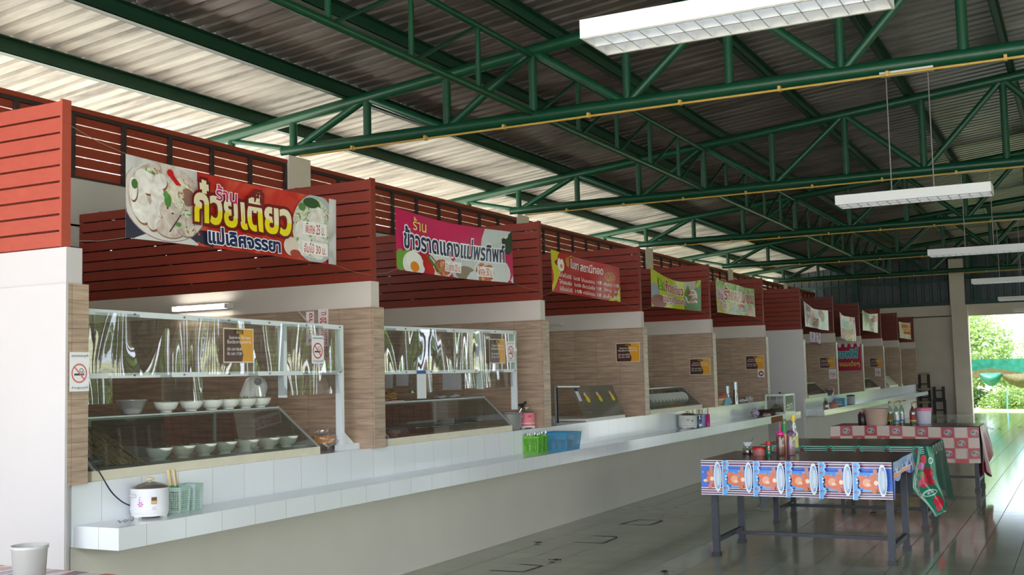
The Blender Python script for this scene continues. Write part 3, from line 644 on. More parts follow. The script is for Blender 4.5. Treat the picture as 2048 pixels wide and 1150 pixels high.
# vertical price strips on first divider
for i, (x, w, z, h, s_, lab) in enumerate(((-5.47, .10, 1.745, .30, 'ธรรมดา 20 บ.', 'white paper strip with red upright price lettering near the divider edge'), (-5.59, .08, 1.76, .27, '2 อย่าง', 'white paper strip with red upright lettering, half torn, behind the shield'))):
    t = thing('price_strip', lab, 'sign', (x, 7.245, z)); S = plane((x, 7.246, z), (1, 0, 0), (0, 0, 1)); P = Print(S, .5); P.rect(0, 0, w, h, (232, 228, 226)); rel(P.mb, t).build('paper', t)
    T = Print(S); T.h = .006; T.text(s_, w*.2, h*.05, w*.85, h*.95, (196, 40, 46), .01, rot90=True); rel(T.mb, t).build('lettering', t)
b = MB(); b.sheet(lambda a, c: (-5.58+.1*a-.07*c, 7.243-.05*c*c, 2.03-.1*a+.09*c-.07), 6, 6, mat((236, 234, 232), .5)); tag(b.build('curled_paper'), 'curled white paper peeling off above the price strips', 'paper')
# ================================================================== SHIELDS AND CASES
def shield(y0, y1, yp, zb, zt0, zt1, zm, flaps, label, zp=None):
    t = thing('plastic_shield', label, 'shield', (-5.1, y0, zb)); X0, X1 = -5.13, -5.095
    def zt(y): return zt0+(zt1-zt0)*(y-y0)/(y1-y0)
    b = MB(); b.bar((-5.11, y0, zt(y0)), (-5.11, y1, zt(y1)), .035, .034, PVC); rel(b, t).build('top_rail', t)
    b = MB(); b.bar((-5.11, y0, zm), (-5.11, y1, zm), .035, .03, PVC); rel(b, t).build('middle_rail', t)
    for y in (yp, y1-.015): b = MB(); b.box(-5.15, X1+.002, y-.016, y+.016, (zp or zb) if y > yp else 1.36, zt(y)-.01, PVC); rel(b, t).build('post', t)
    if not zp: b = MB(); b.box(-5.15, X1+.005, y1-.05, y1+.35, zb, zb+.045, PVC); b.sheet(lambda a, c: (-5.12, y1+.02+(.14*(1-c))*a, zb+.045+.1*c), 2, 6, PVC); rel(b, t).build('foot', t)
    b = MB()
    def cur(y, z): return -5.092+.012*math.sin(y*7+z*3)+.006*math.sin(y*17+1)
    b.sheet(lambda a, c: (cur(y0+(y1-y0)*a, zm+(zt(y0+(y1-y0)*a)-zm)*c), y0+(y1-y0)*a, zm+(zt(y0+(y1-y0)*a)-zm)*c), 90, 10, PLEXI); rel(b, t).build('upper_sheet', t)
    for (fa, fb, fz) in flaps:
        b = MB(); b.sheet(lambda a, c: (cur(fa+(fb-fa)*a, fz+(zm-fz)*c)+.01*(1-c), fa+(fb-fa)*a, fz+(zm-fz)*c), 30, 6, PLEXI); rel(b, t).build('hanging_flap', t)
    for q in range(7):
        y = y0+.1+(y1-y0-.15)*q/6
        for z in (zt(y), zm): bb = MB(); bb.tube([(-5.094, y, z), (-5.084, y, z)], .006, mat((120, 124, 128), .4, metal=.6), 6); rel(bb, t).build('screw', t)
shield(4.42, 7.06, 6.36, .94, 1.905, 1.878, 1.533, [(4.5, 4.76, 1.37), (5.14, 5.52, 1.36), (5.94, 6.98, 1.375)], 'white framed clear plastic shield with wavy reflections in the near stall')
shield(7.44, 9.99, 9.27, .94, 1.888, 1.907, 1.527, [(7.98, 8.36, 1.35), (8.86, 9.9, 1.37)], 'white framed clear plastic shield with wavy reflections in the second stall', zp=1.14)
ALU = mat((190, 196, 196), .35, metal=.5, var=.04); CREAMP = mat((226, 220, 200), .5, var=.06)
def case(y0, y1, zb, zt, xt, label, xf=-5.03, xb=-5.62, base=True, opq=None, depth=None):
    t = thing('glass_food_case', label, 'food case', (xf, y0, zb)); G = opq or GLASS
    b = MB(); b.box(xb, xf, y0, y1, zb, zb+.055, CREAMP); rel(b, t).build('base', t, bevel=.004)
    z0 = zb+.055
    b = MB(); b.add([(xf, y0+.02, z0), (xf, y1-.02, z0), (xt, y1-.02, zt), (xt, y0+.02, zt)], [(0, 1, 2, 3)], G); rel(b, t).build('front_glass', t)
    for y in (y0+.02, y1-.02):
        b = MB(); b.add([(xf, y, z0), (xt, y, zt), (xb, y, zt), (xb, y, z0)], [(0, 1, 2, 3)], G); rel(b, t).build('side_glass', t)
        b = MB(); b.bar((xf, y, z0), (xt, y, zt), .018, .012, ALU); b.bar((xt, y, zt), (xb, y, zt), .018, .014, ALU); rel(b, t).build('side_frame', t)
    b = MB(); b.add([(xt, y0+.02, zt), (xt, y1-.02, zt), (xb, y1-.02, zt), (xb, y0+.02, zt)], [(0, 1, 2, 3)], G); rel(b, t).build('top_glass', t)
    b = MB(); b.box(xt-.01, xt+.008, y0+.02, y1-.02, zt-.02, zt+.002, ALU); b.box(xb, xb+.012, y0, y1, zt-.02, zt, ALU); rel(b, t).build('top_frame', t)
    for q in (.24, .78): b = MB(); y = y0+(y1-y0)*q; b.box(xb-.008, xb+.008, y-.014, y+.014, z0, zt, ALU); rel(b, t).build('rear_post', t)
    return t
case(4.56, 6.67, .94, 1.285, -5.40, 'long slanted glass food case full of white bowls in the near stall')
case(7.56, 9.74, .94, 1.275, -5.33, 'long slanted glass food case with steel trays in the second stall')
case(13.6, 15.77, .94, 1.26, -5.33, 'slanted glass case with a dish rack inside in the fourth stall')
# third stall: open acrylic cabinet
t = thing('acrylic_case', 'frameless clear acrylic case with yellow chick stickers in the third stall', 'food case', (-5.1, 11, .93))
ACR = glassm('acrylic', (206, 206, 190), .06, .05, None, .10)
b = MB(); b.box(-5.45, -5.03, 11.55, 12.72, .935, .975, WHITE); rel(b, t).build('base', t)
b = MB(); b.add([(-5.03, 11.53, .975), (-5.03, 12.72, .975), (-5.14, 12.6, 1.335), (-5.14, 11.35, 1.335)], [(0, 1, 2, 3)], ACR); rel(b, t).build('front_sheet', t)
b = MB(); b.add([(-5.03, 12.72, .975), (-5.45, 12.72, .975), (-5.45, 12.6, 1.335), (-5.14, 12.6, 1.335)], [(0, 1, 2, 3)], ACR); rel(b, t).build('side_sheet', t)
b = MB(); b.box(-5.16, -4.80, 11.0, 11.012, .965, .972, BLACK); b.box(-5.135, -5.12, 11.0, 11.012, .95, 1.345, BLACK); b.box(-5.16, -5.135, 11.0, 11.02, .94, 1.345, ALU); b.bar((-5.13, 11.0, 1.345), (-5.13, 11.6, 1.335), .015, .015, ALU); rel(b, t).build('black_edge', t)
S = lambda x, y, h: (-5.03-.11*y+h, 11.53+1.19*x-.12*y*(1-x*.3), .975+.36*y)
P = Print(S); P.rect(.0+.03, .55, .10, .92, (226, 226, 232), 2, 2); P.rect(.03, .86, .10, .96, (40, 60, 120), 2, 2); rel(P.mb, t).build('paper_tag', t)
for x in (.22, .52, .84):
    P = Print(S); P.ell(x-.02, .74, .025, .08, (190, 40, 40)); P.ell(x, .74, .022, .07, (220, 224, 200)); P.ell(x+.02, .60, .035, .12, (232, 214, 30), n=9); P.ell(x+.035, .56, .03, .08, (226, 206, 30), n=7); rel(P.mb, t).build('chick_sticker', t)
# far group cases
case(22.7, 24.55, .885, 1.17, -5.3, 'slanted glass case in the first far stall behind the steel pot', base=True)
case(29.1, 31.4, .885, 1.17, -5.3, 'slanted glass case below the no smoking sign in the third far stall')
case(33.0, 35.5, .885, 1.2, -5.3, 'slanted cream fronted case in the fourth far stall', opq=mat((196, 194, 170), .5))
# ---------------------------------------------------------------- bowls etc
BW = mat((238, 242, 236), .25, var=.02); VEG = foodmat('vegetables', [(.35, (70, 90, 40)), (.5, (140, 150, 80)), (.65, (196, 186, 150))], 60)
def bowl(loc, r, h, label, group, m=BW, veg=True, pat=None):
    t = thing('bowl', label, 'bowl', loc, group)
    b = MB(); b.captop = False; b.lathe([(r*.46, 0), (r*.46, .010), (r*.6, .014), (r*.80, h*.38), (r*.92, h*.68), (r, h), (r*.97, h), (r*.89, h*.68), (r*.75, h*.38), (r*.5, .024), (.0, .022)], m, n=28); b.build('bowl_body', t)
    if veg:
        v = MB(); v.lathe([(.001, h*1.05), (r*.4, h*1.02), (r*.88, h*.84)], VEG, n=20)
        for q in range(26):
            a = random.uniform(0, 6.28); d = random.uniform(0, r*.7); l = random.uniform(.015, .04); e = random.uniform(0, 6.28)
            v.tube([(d*math.cos(a), d*math.sin(a), h*.95), (d*math.cos(a)+l*math.cos(e), d*math.sin(a)+l*math.sin(e), h*.97+random.uniform(0, .02))], .0016, VEG, 4)
        v.build('herb_topping', t)
    return t
zi = .998
xs = [318, 365, 408, 449.6, 494, 536, 573]
b0 = None
for i, u in enumerate(xs):
    y = yat(u, -5.2, zi+.04)
    lab = 'white noodle bowl topped with herbs inside the near glass case, %s from the left' % ORD[i]
    if b0 is None: b0 = bowl((-5.2, y, zi+.008), .084, .076, lab, 'bowls inside the near glass case')
    else: dup(b0, (-5.2, y, zi+.008), random.uniform(0, 6), lab)
pl0 = None
for i, u in enumerate(xs+[600]):
    y = yat(u, -5.2, zi)
    lab = 'small white plate in the near glass case, %s from the left' % ORD[i]
    if pl0 is None:
        b = MB(); b.captop = False; b.lathe([(.035, 0), (.05, .003), (.07, .009), (.069, .011), (.05, .006), (.0, .005)], BW, n=24); pl0 = b.build('plate'); pl0.location = (-5.2, y, zi-.002); tag(pl0, lab, 'plate', 'plates in the near glass case')
    else: c = pl0.copy(); COL.objects.link(c); c.location = (-5.2, y, zi-.002); c['label'] = lab
zt_ = 1.288
b1 = None
for i, u in enumerate((332, 382, 423, 457, 491, 520)):
    y = yat(u, -5.48, zt_+.03); lab = 'white bowl of noodles standing on top of the near glass case, %s from the left' % ORD[i]
    if b1 is None: b1 = bowl((-5.48, y, zt_), .083, .07, lab, 'bowls on top of the near glass case')
    else: dup(b1, (-5.48, y, zt_), random.uniform(0, 6), lab)
t = thing('plastic_basin', 'clear plastic basin of white noodles, alone at the left on the case top', 'basin', (-5.48, yat(263, -5.48, zt_), zt_))
b = MB(); b.captop = False; b.lathe([(.055, 0), (.096, .085), (.102, .088), (.1, .093)], PLAST); b.build('basin_body', t); b = MB(); b.lathe([(.048, .004), (.06, .028), (.03, .038), (.001, .04)], mat((230, 230, 226), .6, var=.1, scale=60)); b.build('noodles', t)
# stack of upturned bowls at back
for i in range(5):
    b = MB(); b.captop = False; b.lathe([(.09, 0), (.075, .035), (.04, .055), (.03, .06)], BW, n=24); o = b.build('melamine_bowl'); o.location = (-5.60, yat(500, -5.6, 1.3)+i*.012+.02, 1.365+i*.02); o.rotation_euler = (.5, .9, 0); tag(o, 'white scalloped bowl in the tilted pile behind the case top bowls', 'bowl', 'tilted pile of upturned bowls')
# made-up brown strands standing in for a reflection in the glass, left
t = thing('reflection_strands', 'bundle of brown strands standing in for a reflection in the near glass case', 'food', (-5.3, 4.9, 1.0))
b = MB(); random.seed(3); BR = foodmat('reflection_brown', [(.3, (120, 96, 66)), (.55, (190, 164, 122)), (.75, (226, 206, 164))], 40)
for q in range(260):
    a = random.gauss(0, .055); y = 5.0+a; k = random.uniform(.13, .26); dx = random.gauss(0, .03); l = .24*random.uniform(.5, 1)
    b.tube([(-5.25+dx*.6, y+.03, 1.0), (-5.36+dx*.6, y-.05, 1.0+l*.5), (-5.47+dx, y-.16+random.gauss(0, .015), 1.0+l)], .0035, BR, 4, cap=False)
rel(b, t).build('strands', t)
o = bowl((-5.22, 4.72, .998), .08, .05, 'clear plastic lined bowl at the left end inside the near glass case', None, m=PLAST, veg=False)
# ---------------------------------------------------------------- appliances on counters
def cooker(loc, r, h, body, label, flower=None, knob=True, band=None, yaw=-1.15):
    t = thing('rice_cooker', label, 'rice cooker', loc, rz=0)
    b = MB(); b.lathe([(r*.93, .022), (r*.99, .03), (r, .05), (r, h*.98), (r*1.02, h), (r*.98, h+.004)], body, n=40); bo = b.build('body', t)
    b = MB(); b.lathe([(r*.94, .012), (r*.96, .045), (r*1.004, .05), (r*1.004, .056)], mat((236, 236, 232), .4), n=40)
    b.build('base_ring', t)
    for a in (0.4, 2.5, 4.6):
        b = MB(); b.box(r*.75*math.cos(a)-.014, r*.75*math.cos(a)+.014, r*.75*math.sin(a)-.014, r*.75*math.sin(a)+.014, 0, .025, mat((236, 236, 232), .4)); b.build('foot', t)
    b = MB(); b.captop = False; b.lathe([(r*1.0, h), (r*.97, h+.008), (r*.6, h+.026), (r*.2, h+.036), (.0005, h+.037)], mat((176, 174, 172), .28, metal=.85, var=.03), n=40); ld = b.build('lid', t)
    if knob: b = MB(); b.lathe([(.012, h+.034), (.012, h+.046), (.026, h+.048), (.028, h+.056), (.018, h+.06)], mat((214, 204, 176), .3), n=20); b.build('lid_knob', ld)
    R = lambda ang, z, k=1.0: (r*k*math.cos(ang), r*k*math.sin(ang), z)
    b = MB(); a0 = yaw-.62; b.tube([R(a0-.12, h*.78, 1.02), R(a0-.06, h*.8, 1.14), R(a0+.12, h*.8, 1.14), R(a0+.2, h*.78, 1.02)], .009, mat((206, 206, 200), .4), 6); b.build('side_handle', t)
    Sx = lambda x, y, hh: (math.cos(yaw+x/r)*(r+hh), math.sin(yaw+x/r)*(r+hh), y)
    P = Print(Sx, .3)
    if flower:
        for q in range(6): a = q*1.05; P.ell(-.012+.011*math.cos(a), h*.5+.011*math.sin(a), .008, .0035, flower, a, n=12)
        P.ell(-.018, h*.66, .006, .003, flower, 1.2, n=10); P.ell(-.014, h*.74, .004, .003, flower, .4, n=10); P.line(-.013, h*.5, -.017, h*.72, .0012, (120, 150, 110))
        P.rect(.048, h*.5, .078, h*.74, (150, 100, 50), 4, 2); P.rect(.050, h*.52, .076, h*.60, (206, 170, 110), 4, 2); P.rect(.050, h*.64, .076, h*.72, (70, 44, 30), 4, 2); P.rect(.053, h*.30, .072, h*.42, (206, 206, 206), 4, 2)
    elif band:
        P.ell(-.01, h*.68, .02, .010, (60, 90, 150)); P.ell(.05, h*.6, .014, .014, (80, 140, 200)); P.ell(-.01, h*.68, .010, .004, (200, 210, 220))
    else:
        P.rect(.02, h*.72, .055, h*.86, (214, 50, 100), 4, 2)
        for _ in range(14): P.ell(random.uniform(-.05, .07), random.uniform(.2, .8)*h, .003, .003, (196, 70, 110), n=8)
    P.mb.build('printed_pattern', bo)
    return t
rc = cooker((-4.86, 4.83, .716), .108, .165, mat((232, 232, 240), .22, var=.01), 'white rice cooker with pink flower print on the near end of the ledge', (214, 120, 180))

p0 = at(176, 912, X=-4.98)
t = thing('power_cord', 'black power cord running from the near stall down to the white rice cooker', 'cord', tuple(p0))
pts = [Vector(p0)+Vector((-.12, -.03, .05)), Vector(p0), at(200, 945, X=-4.93), at(222, 985, X=-4.9), at(245, 1005, X=-4.93), at(262, 1012, X=-4.95)]
b = MB(); cc = []
for i in range(len(pts)-1):
    for q in range(5): cc.append(Vector(pts[i]).lerp(Vector(pts[i+1]), q/5))
cc.append(Vector(pts[-1]))
for _ in range(4): cc = [cc[0]]+[(cc[i-1]+cc[i]*2+cc[i+1])/4 for i in range(1, len(cc)-1)]+[cc[-1]]
b.tube(cc, .004, BLACK, 6); rel(b, t).build('cable', t); b = MB(); e = cc[-1]; b.tube([e, e+Vector((.01, .02, 0)), e+Vector((.03, .055, .001))], [.008, .013, .012], BLACK, 8); rel(b, t).build('plug', t)
cooker((-5.10, 10.19, .941), .088, .155, mat((226, 130, 142), .4), 'pink rice cooker with black plug beside the steel pot in the second stall')
cooker((-4.84, 14.52, .716), .125, .17, mat((214, 216, 208), .35), 'beige electric cooker with blue emblem on the ledge before the fourth stall', band=True)
# steel pot
t = thing('steel_pot', 'tall steel pot with black handled tongs beside the pink cooker', 'pot', (-5.18, 9.94, .941)); b = MB(); b.captop = False
b.lathe([(.115, 0), (.13, .03), (.135, .15), (.145, .17), (.15, .172), (.132, .165), (.128, .03), (0, .02)], mat((206, 206, 204), .3, metal=.75, var=.03), n=36); b.build('pot_body', t)
t = thing('tongs', 'black handled steel tongs resting on the rim of the steel pot', 'tongs', (-5.12, 10.04, 1.08)); b = MB(); b.tube([(0, 0, 0), (.03, .03, .07)], .011, CHROME, 6); b.build('steel_end', t); b = MB(); b.tube([(.03, .02, .07), (.06, .07, .13)], .013, BLACK, 6); b.tube([(.02, -.02, .10), (.06, .02, .105)], .014, BLACK, 6); b.build('handle', t)
# perforated baskets
def perfo(name, c): 
    m, t, N, L, B = nt(name); B.inputs['Base Color'].default_value = rgb(c); B.inputs['Roughness'].default_value = .4
    uv = N.new('ShaderNodeUVMap'); w = N.new('ShaderNodeTexVoronoi'); w.inputs['Scale'].default_value = 75; w.inputs['Randomness'].default_value = 0; L.new(uv.outputs[0], w.inputs['Vector'])
    r = N.new('ShaderNodeMath'); r.operation = 'GREATER_THAN'; r.inputs[1].default_value = .36; L.new(w.outputs['Distance'], r.inputs[0]); L.new(r.outputs[0], B.inputs['Alpha']); return m
def basket(loc, w, d, h, c, label, rz=0, name='plastic_basket', cat='basket', tap=.86, solid=False):
    t = thing(name, label, cat, loc, rz=rz); M_ = mat(c, .35, var=.04); PM = M_ if solid else perfo('perforated_%s_%s' % (name, id(t) % 9999), c)
    b = MB(); W, D = w/2, d/2; k = tap; zs = (.012, h-.02)
    def q(z0, z1, mm):
        f = lambda z: k+(1-k)*z/h
        for (x0, y0, x1, y1) in ((-W, -D, W, -D), (W, -D, W, D), (W, D, -W, D), (-W, D, -W, -D)):
            b.add([(x0*f(z0), y0*f(z0), z0), (x1*f(z0), y1*f(z0), z0), (x1*f(z1), y1*f(z1), z1), (x0*f(z1), y0*f(z1), z1)], [(0, 1, 2, 3)], mm)
    q(.0, .014, M_); q(.014, h-.018, PM); q(h-.018, h, M_); b.box(-W*k, W*k, -D*k, D*k, 0, .004, M_); b.build('basket_body', t)
    r = MB(); e = .005
    for (x0, y0, x1, y1) in ((-W, -D, W, -D), (W, -D, W, D), (W, D, -W, D), (-W, D, -W, -D)): r.bar((x0, y0, h), (x1, y1, h), .012, .008, M_)
    for sx in (-1, 1):
        for sy in (-1, 1): r.bar((sx*W*k, sy*D*k, 0), (sx*W, sy*D, h), .010, .010, M_)
    r.build('rim', t); return t
MINT = (186, 214, 206)
basket((-4.88, 5.06, .716), .12, .11, .145, MINT, 'mint green mesh basket holding skewers beside the white rice cooker', rz=.25)
basket((-4.90, 5.20, .716), .11, .10, .15, MINT, 'mint green mesh basket behind the skewer basket, farther right', rz=.25)
for i in range(9):
    b = MB(); x = random.uniform(-.03, .03); y = random.uniform(-.04, .03); b.box(-.005, .005, -.002, .002, 0, .235, mat((222, 200, 156), .6)); b.box(-.0055, .0055, -.0025, .0025, .11, .14, mat((90, 160, 110), .6)); o = b.build('bamboo_skewer'); o.location = (-4.87+x*.8, 5.07+y*.6, .735); o.rotation_euler = (random.uniform(-.05, .1), random.uniform(-.16, -.05), .3)
    tag(o, 'pale wooden chopstick in a green printed sleeve in the near mint basket', 'chopsticks', 'chopsticks in the mint basket')
b = MB(); b.sheet(lambda a, c: (-4.78+.05*c-.02*a, 4.50+.15*a, .722+.016*abs(math.sin(a*9+c*5))), 14, 6, PLAST); tag(b.build('plastic_wrapper'), 'crumpled clear plastic wrapper lying on the ledge before the rice cooker', 'wrapper')
GB = (110, 190, 50)
g1 = at(1067, 905, Z=.716); g2 = at(1091, 901, Z=.716); g3 = at(1135, 903, Z=.716)
basket((g1.x, g1.y, .716), .15, .13, .16, GB, 'lime green cutlery basket, left one of the touching pair on the ledge', rz=.1, tap=.9)
basket((g2.x-.01, g2.y-.02, .716), .10, .11, .16, GB, 'lime green cutlery basket, right one beside the blue basket', rz=.1, tap=.9)
fk = None
for i in range(26):
    g = i % 2; cx, cy = ((g1.x, g1.y), (g2.x-.01, g2.y-.02))[g]; rr = .05 if g == 0 else .035
    if fk is None:
        fk = thing('fork', 'steel fork standing in the lime green cutlery baskets', 'cutlery', (cx, cy, .73), 'steel cutlery in the lime baskets')
        b = MB(); b.box(-.004, .004, -.001, .001, 0, .13, CHROME); b.build('handle', fk); b = MB(); b.lathe([(.004, .125), (.012, .14), (.013, .16), (.004, .185)], CHROME, n=10, sy=.25); b.build('head', fk); o = fk
    else: o = dup(fk, (0, 0, 0))
    o.location = (cx+random.uniform(-rr, rr), cy+random.uniform(-rr, rr), .725); o.rotation_euler = (random.uniform(-.25, .25), random.uniform(-.3, .3), random.uniform(0, 3))
basket((-4.82, g3.y+.24, .716), .31, .36, .175, (70, 150, 196), 'sky blue plastic basket of drinking glasses on the ledge before the third stall', rz=0, tap=.88)
GP = glassm('glass_plastic', (200, 205, 220), .2, .1, None, .3); gl = None
for i in range(8):
    if gl is None: b = MB(); b.captop = False; b.lathe([(.028, 0), (.036, .09), (.034, .09), (.026, .006)], GP, n=18); gl = b.build('drinking_glass'); tag(gl, 'clear plastic tumbler lying in the sky blue basket', 'glass', 'tumblers in the sky blue basket'); o = gl
    else: o = gl.copy(); COL.objects.link(o)
    o.location = (-4.92+.065*(i % 4), g3.y+.16+.13*(i//4), .725)
# orange bag
t = thing('snack_bag', 'knotted clear plastic bag of orange snacks beside the near glass case', 'bag', (-5.22, 6.98, .941))
def blob(r, sx, sy, sz, amp, seed, m, c=(0, 0, 0), n=22, k=14):
    b = MB()
    def f(a, q):
        th = a*2*math.pi; ph = q*math.pi; d = Vector((math.sin(ph)*math.cos(th), math.sin(ph)*math.sin(th), -math.cos(ph)))
        w = 1+amp*noise.noise(d*2.6+Vector((seed, seed, 0))); return (c[0]+d.x*r*sx*w, c[1]+d.y*r*sy*w, c[2]+d.z*r*sz*w)
    b.sheet(f, n, k, m); return b
blob(.09, 1, 1.15, .78, .5, 3, FILM, (0, 0, .072)).build('bag_film', t)
b = MB(); OR = foodmat('orange_snack', [(.3, (206, 126, 34)), (.6, (236, 156, 56)), (.8, (244, 190, 90))], 40)
b.box(-.05, .03, -.065, .0, .055, .115, OR); b.box(-.04, .045, .005, .07, .05, .11, OR); b.build('snacks', t, bevel=.01)
b = MB(); b.sheet(lambda a, c: (.0+.03*c, -.12+.14*a, .14+.02*math.sin(a*14)+.01*c), 12, 3, PLAST); b.build('bag_knot', t)
b = blob(.022, 1, 1, 1, .2, 5, mat((120, 196, 60), .6)); o = b.build('lime_ball'); o.location = (-5.135, 6.93, 1.573); tag(o, 'small lime green ball on the shield middle rail beside the right post', 'ball')
# steel trays in second case
tr = None
for i, u in enumerate((905-0, 0, 0, 0, 0)): pass
for i, u in enumerate((838, 870, 905, 935)):
    y = yat(u, -5.25, 1.02)
    if tr is None:
        tr = thing('steel_tray', '', 'tray', (0, 0, 0), 'steel trays in the second case'); b = MB(); b.captop = False
        b.lathe([(.085, 0), (.095, .045), (.105, .05), (.092, .044), (.08, .006), (0, .005)], CHROME, n=28, sx=1, sy=1.15); b.build('tray_body', tr); b = MB(); b.lathe([(.001, .03), (.085, .028)], CURRY, n=20, sy=1.15); b.build('curry', tr); o = tr
    else: o = dup(tr, (0, 0, 0))
    o.location = (-5.25, y, .997); o['label'] = 'steel curry tray inside the second glass case, %s from the left' % ORD[i]
bowl((-5.17, yat(787, -5.17, 1.0), .998), .075, .055, 'pink patterned bowl at the left end inside the second glass case', None, m=foodmat('pink_pattern', [(.4, (190, 120, 130)), (.5, (230, 220, 220)), (.6, (150, 80, 100))], 50), veg=True)
# things on top of second case and papers behind
b = MB(); b.box(-.06, .06, -.14, .14, 0, .006, mat((232, 232, 236), .6)); b.box(-.055, .05, -.05, .13, .006, .012, mat((150, 40, 60), .6)); o = b.build('notebook'); o.location = (-5.46, 8.25, 1.277); tag(o, 'white and dark red notebook lying on top of the second glass case', 'notebook')
b = blob(.06, 1, 1.1, .75, .7, 9, foodmat('brown_snack', [(.3, (90, 64, 36)), (.5, (150, 116, 70)), (.7, (190, 160, 110))], 50)); o = b.build('snack_pile'); o.location = (-5.45, yat(782, -5.45, 1.3), 1.32); tag(o, 'small pile of brown fried snacks at the left end of the second case top', 'food')
for i, u in enumerate((880, 908)):
    b = blob(.05, 1, 1.6, .35, .7, 12+i, PLAST); o = b.build('plastic_packet'); o.location = (-5.46, yat(u, -5.46, 1.3), 1.295); tag(o, ('clear plastic packet on the second case top, beside the notebook', 'clear plastic packet on the second case top, farther from the notebook')[i], 'packet', 'clear packets on the second case top')
for i, (u0, v0, u1, v1) in enumerate(((770, 746, 784, 777), (791, 745, 816, 772), (884, 746, 921, 780))):
    a = at(u0, v1, Y=10.28); c = at(u1, v0, Y=10.28); b = MB(); b.sheet(lambda p, q: (a.x+(c.x-a.x)*p, 10.294+.004*math.sin(p*5+q*3), a.z+(c.z-a.z)*q), 6, 6, mat((214, 216, 222), .7))
    tag(b.build('paper_sheet'), ('narrow white paper taped to the second divider, leftmost of three', 'white paper with faint writing on the second divider, middle of three', 'large blank white paper on the second divider, rightmost of three')[i], 'paper', 'papers on the second divider')
P = Print(plane((-5.088, 8.10, 1.30), (0, 1, 0), (0, 0, 1))); P.rect(0, 0, .15, .24, (226, 230, 236)); P.rect(0, .21, .15, .24, (60, 90, 150)); tag(P.mb.build('payment_card'), 'white card with blue header hanging on the second plastic shield', 'card')
# rack in fourth case
t = thing('dish_rack', 'rack of upright pale dishes inside the fourth stall case', 'rack', (-5.2, 14.6, 1.0)); b = MB(); b.box(-.12, .12, -.8, .9, 0, .01, mat((120, 160, 170), .5)); b.box(-.13, -.12, -.8, .9, 0, .1, mat((110, 150, 160), .5)); b.build('rack_tray', t)
ds = None
for i in range(11):
    if ds is None: b = MB(); b.lathe([(.0005, 0), (.085, .004), (.09, .012)], mat((206, 212, 200), .4), n=20); ds = b.build('plate'); tag(ds, 'pale plate standing upright in the dish rack of the fourth stall', 'plate', 'plates in the dish rack'); o = ds
    else: o = ds.copy(); COL.objects.link(o)
    o.location = (-5.2, 14.0+i*.14, 1.105); o.rotation_euler = (math.pi/2+.25, 0, 0)
b = blob(.08, 1, 1.6, .4, .8, 22, PLAST); o = b.build('plastic_bag'); o.location = (-5.42, 13.95, 1.295); tag(o, 'crumpled white plastic bag on the left of the fourth stall case top', 'bag')
b = blob(.05, .8, 2.2, .35, .6, 25, mat((226, 232, 232), .5)); o = b.build('foam_pack'); o.location = (-5.42, 14.5, 1.28); tag(o, 'white folded packet lying right of the bag on the fourth case top', 'packet')
# ledge items fourth
def bottle(name, label, cat, loc, prof, m, cap=None, capm=None, liquid=None, lm=None, lab=None, labm=None, group=None, extra=None):
    t = thing(name, label, cat, loc, group); b = MB(); b.lathe(prof, m, n=20); b.build('bottle_body', t)
    if liquid: b = MB(); b.lathe(liquid, lm, n=20); b.build('liquid', t)
    if cap: b = MB(); b.lathe(cap, capm, n=16); b.build('cap', t)
    if lab: b = MB(); b.captop = False; b.lathe(lab, labm, n=20); b.build('bottle_label', t)
    if extra: extra(t)
    return t
CLB = glassm('sanitizer_plastic', (140, 190, 230), .15, .05, None, .1)
def pump(t): b = MB(); b.tube([(0, 0, .13), (0, 0, .16)], .006, WHITE, 8); b.tube([(-.02, -.025, .162), (.01, .012, .162)], .006, WHITE, 6); b.build('pump', t)
bottle('sanitizer_bottle', 'clear blue pump bottle before the blue chopstick holder', 'bottle', (-4.70, 14.60, .716), [(.03, 0), (.032, .01), (.032, .09), (.012, .11), (.012, .12)], CLB, [(.014, .115), (.014, .132)], WHITE, [(.028, .004), (.028, .07)], mat((90, 160, 220), .3), extra=pump)
t = basket((-4.82, 14.90, .716), .16, .2, .165, (30, 90, 170), 'solid blue chopstick holder on the ledge before the fourth stall', solid=True, tap=.95, name='chopstick_holder', cat='holder')
b = MB(); b.captop = False; b.lathe([(.035, 0), (.035, .165), (.03, .165), (.03, .01)], mat((222, 50, 120), .4), n=20); o = b.build('pink_holder'); o.location = (-4.74, 15.07, .716); tag(o, 'pink round holder of chopsticks standing against the blue holder', 'holder')
ch = None
for i in range(22):
    if ch is None: b = MB(); b.box(-.003, .003, -.003, .003, 0, .24, mat((190, 180, 150), .6)); ch = b.build('chopstick'); tag(ch, 'pale chopstick in the blue and pink holders before the fourth stall', 'chopstick', 'chopsticks in the blue and pink holders'); o = ch
    else: o = ch.copy(); COL.objects.link(o)
    o.location = (-4.80+random.uniform(-.05, .05), 14.90+random.uniform(-.08, .08), .72) if i < 16 else (-4.74+random.uniform(-.015, .015), 15.07+random.uniform(-.015, .015), .72)
    o.rotation_euler = (random.uniform(-.28, .28) if i < 16 else random.uniform(-.1, .1), random.uniform(-.2, .2) if i < 16 else .05, 0)
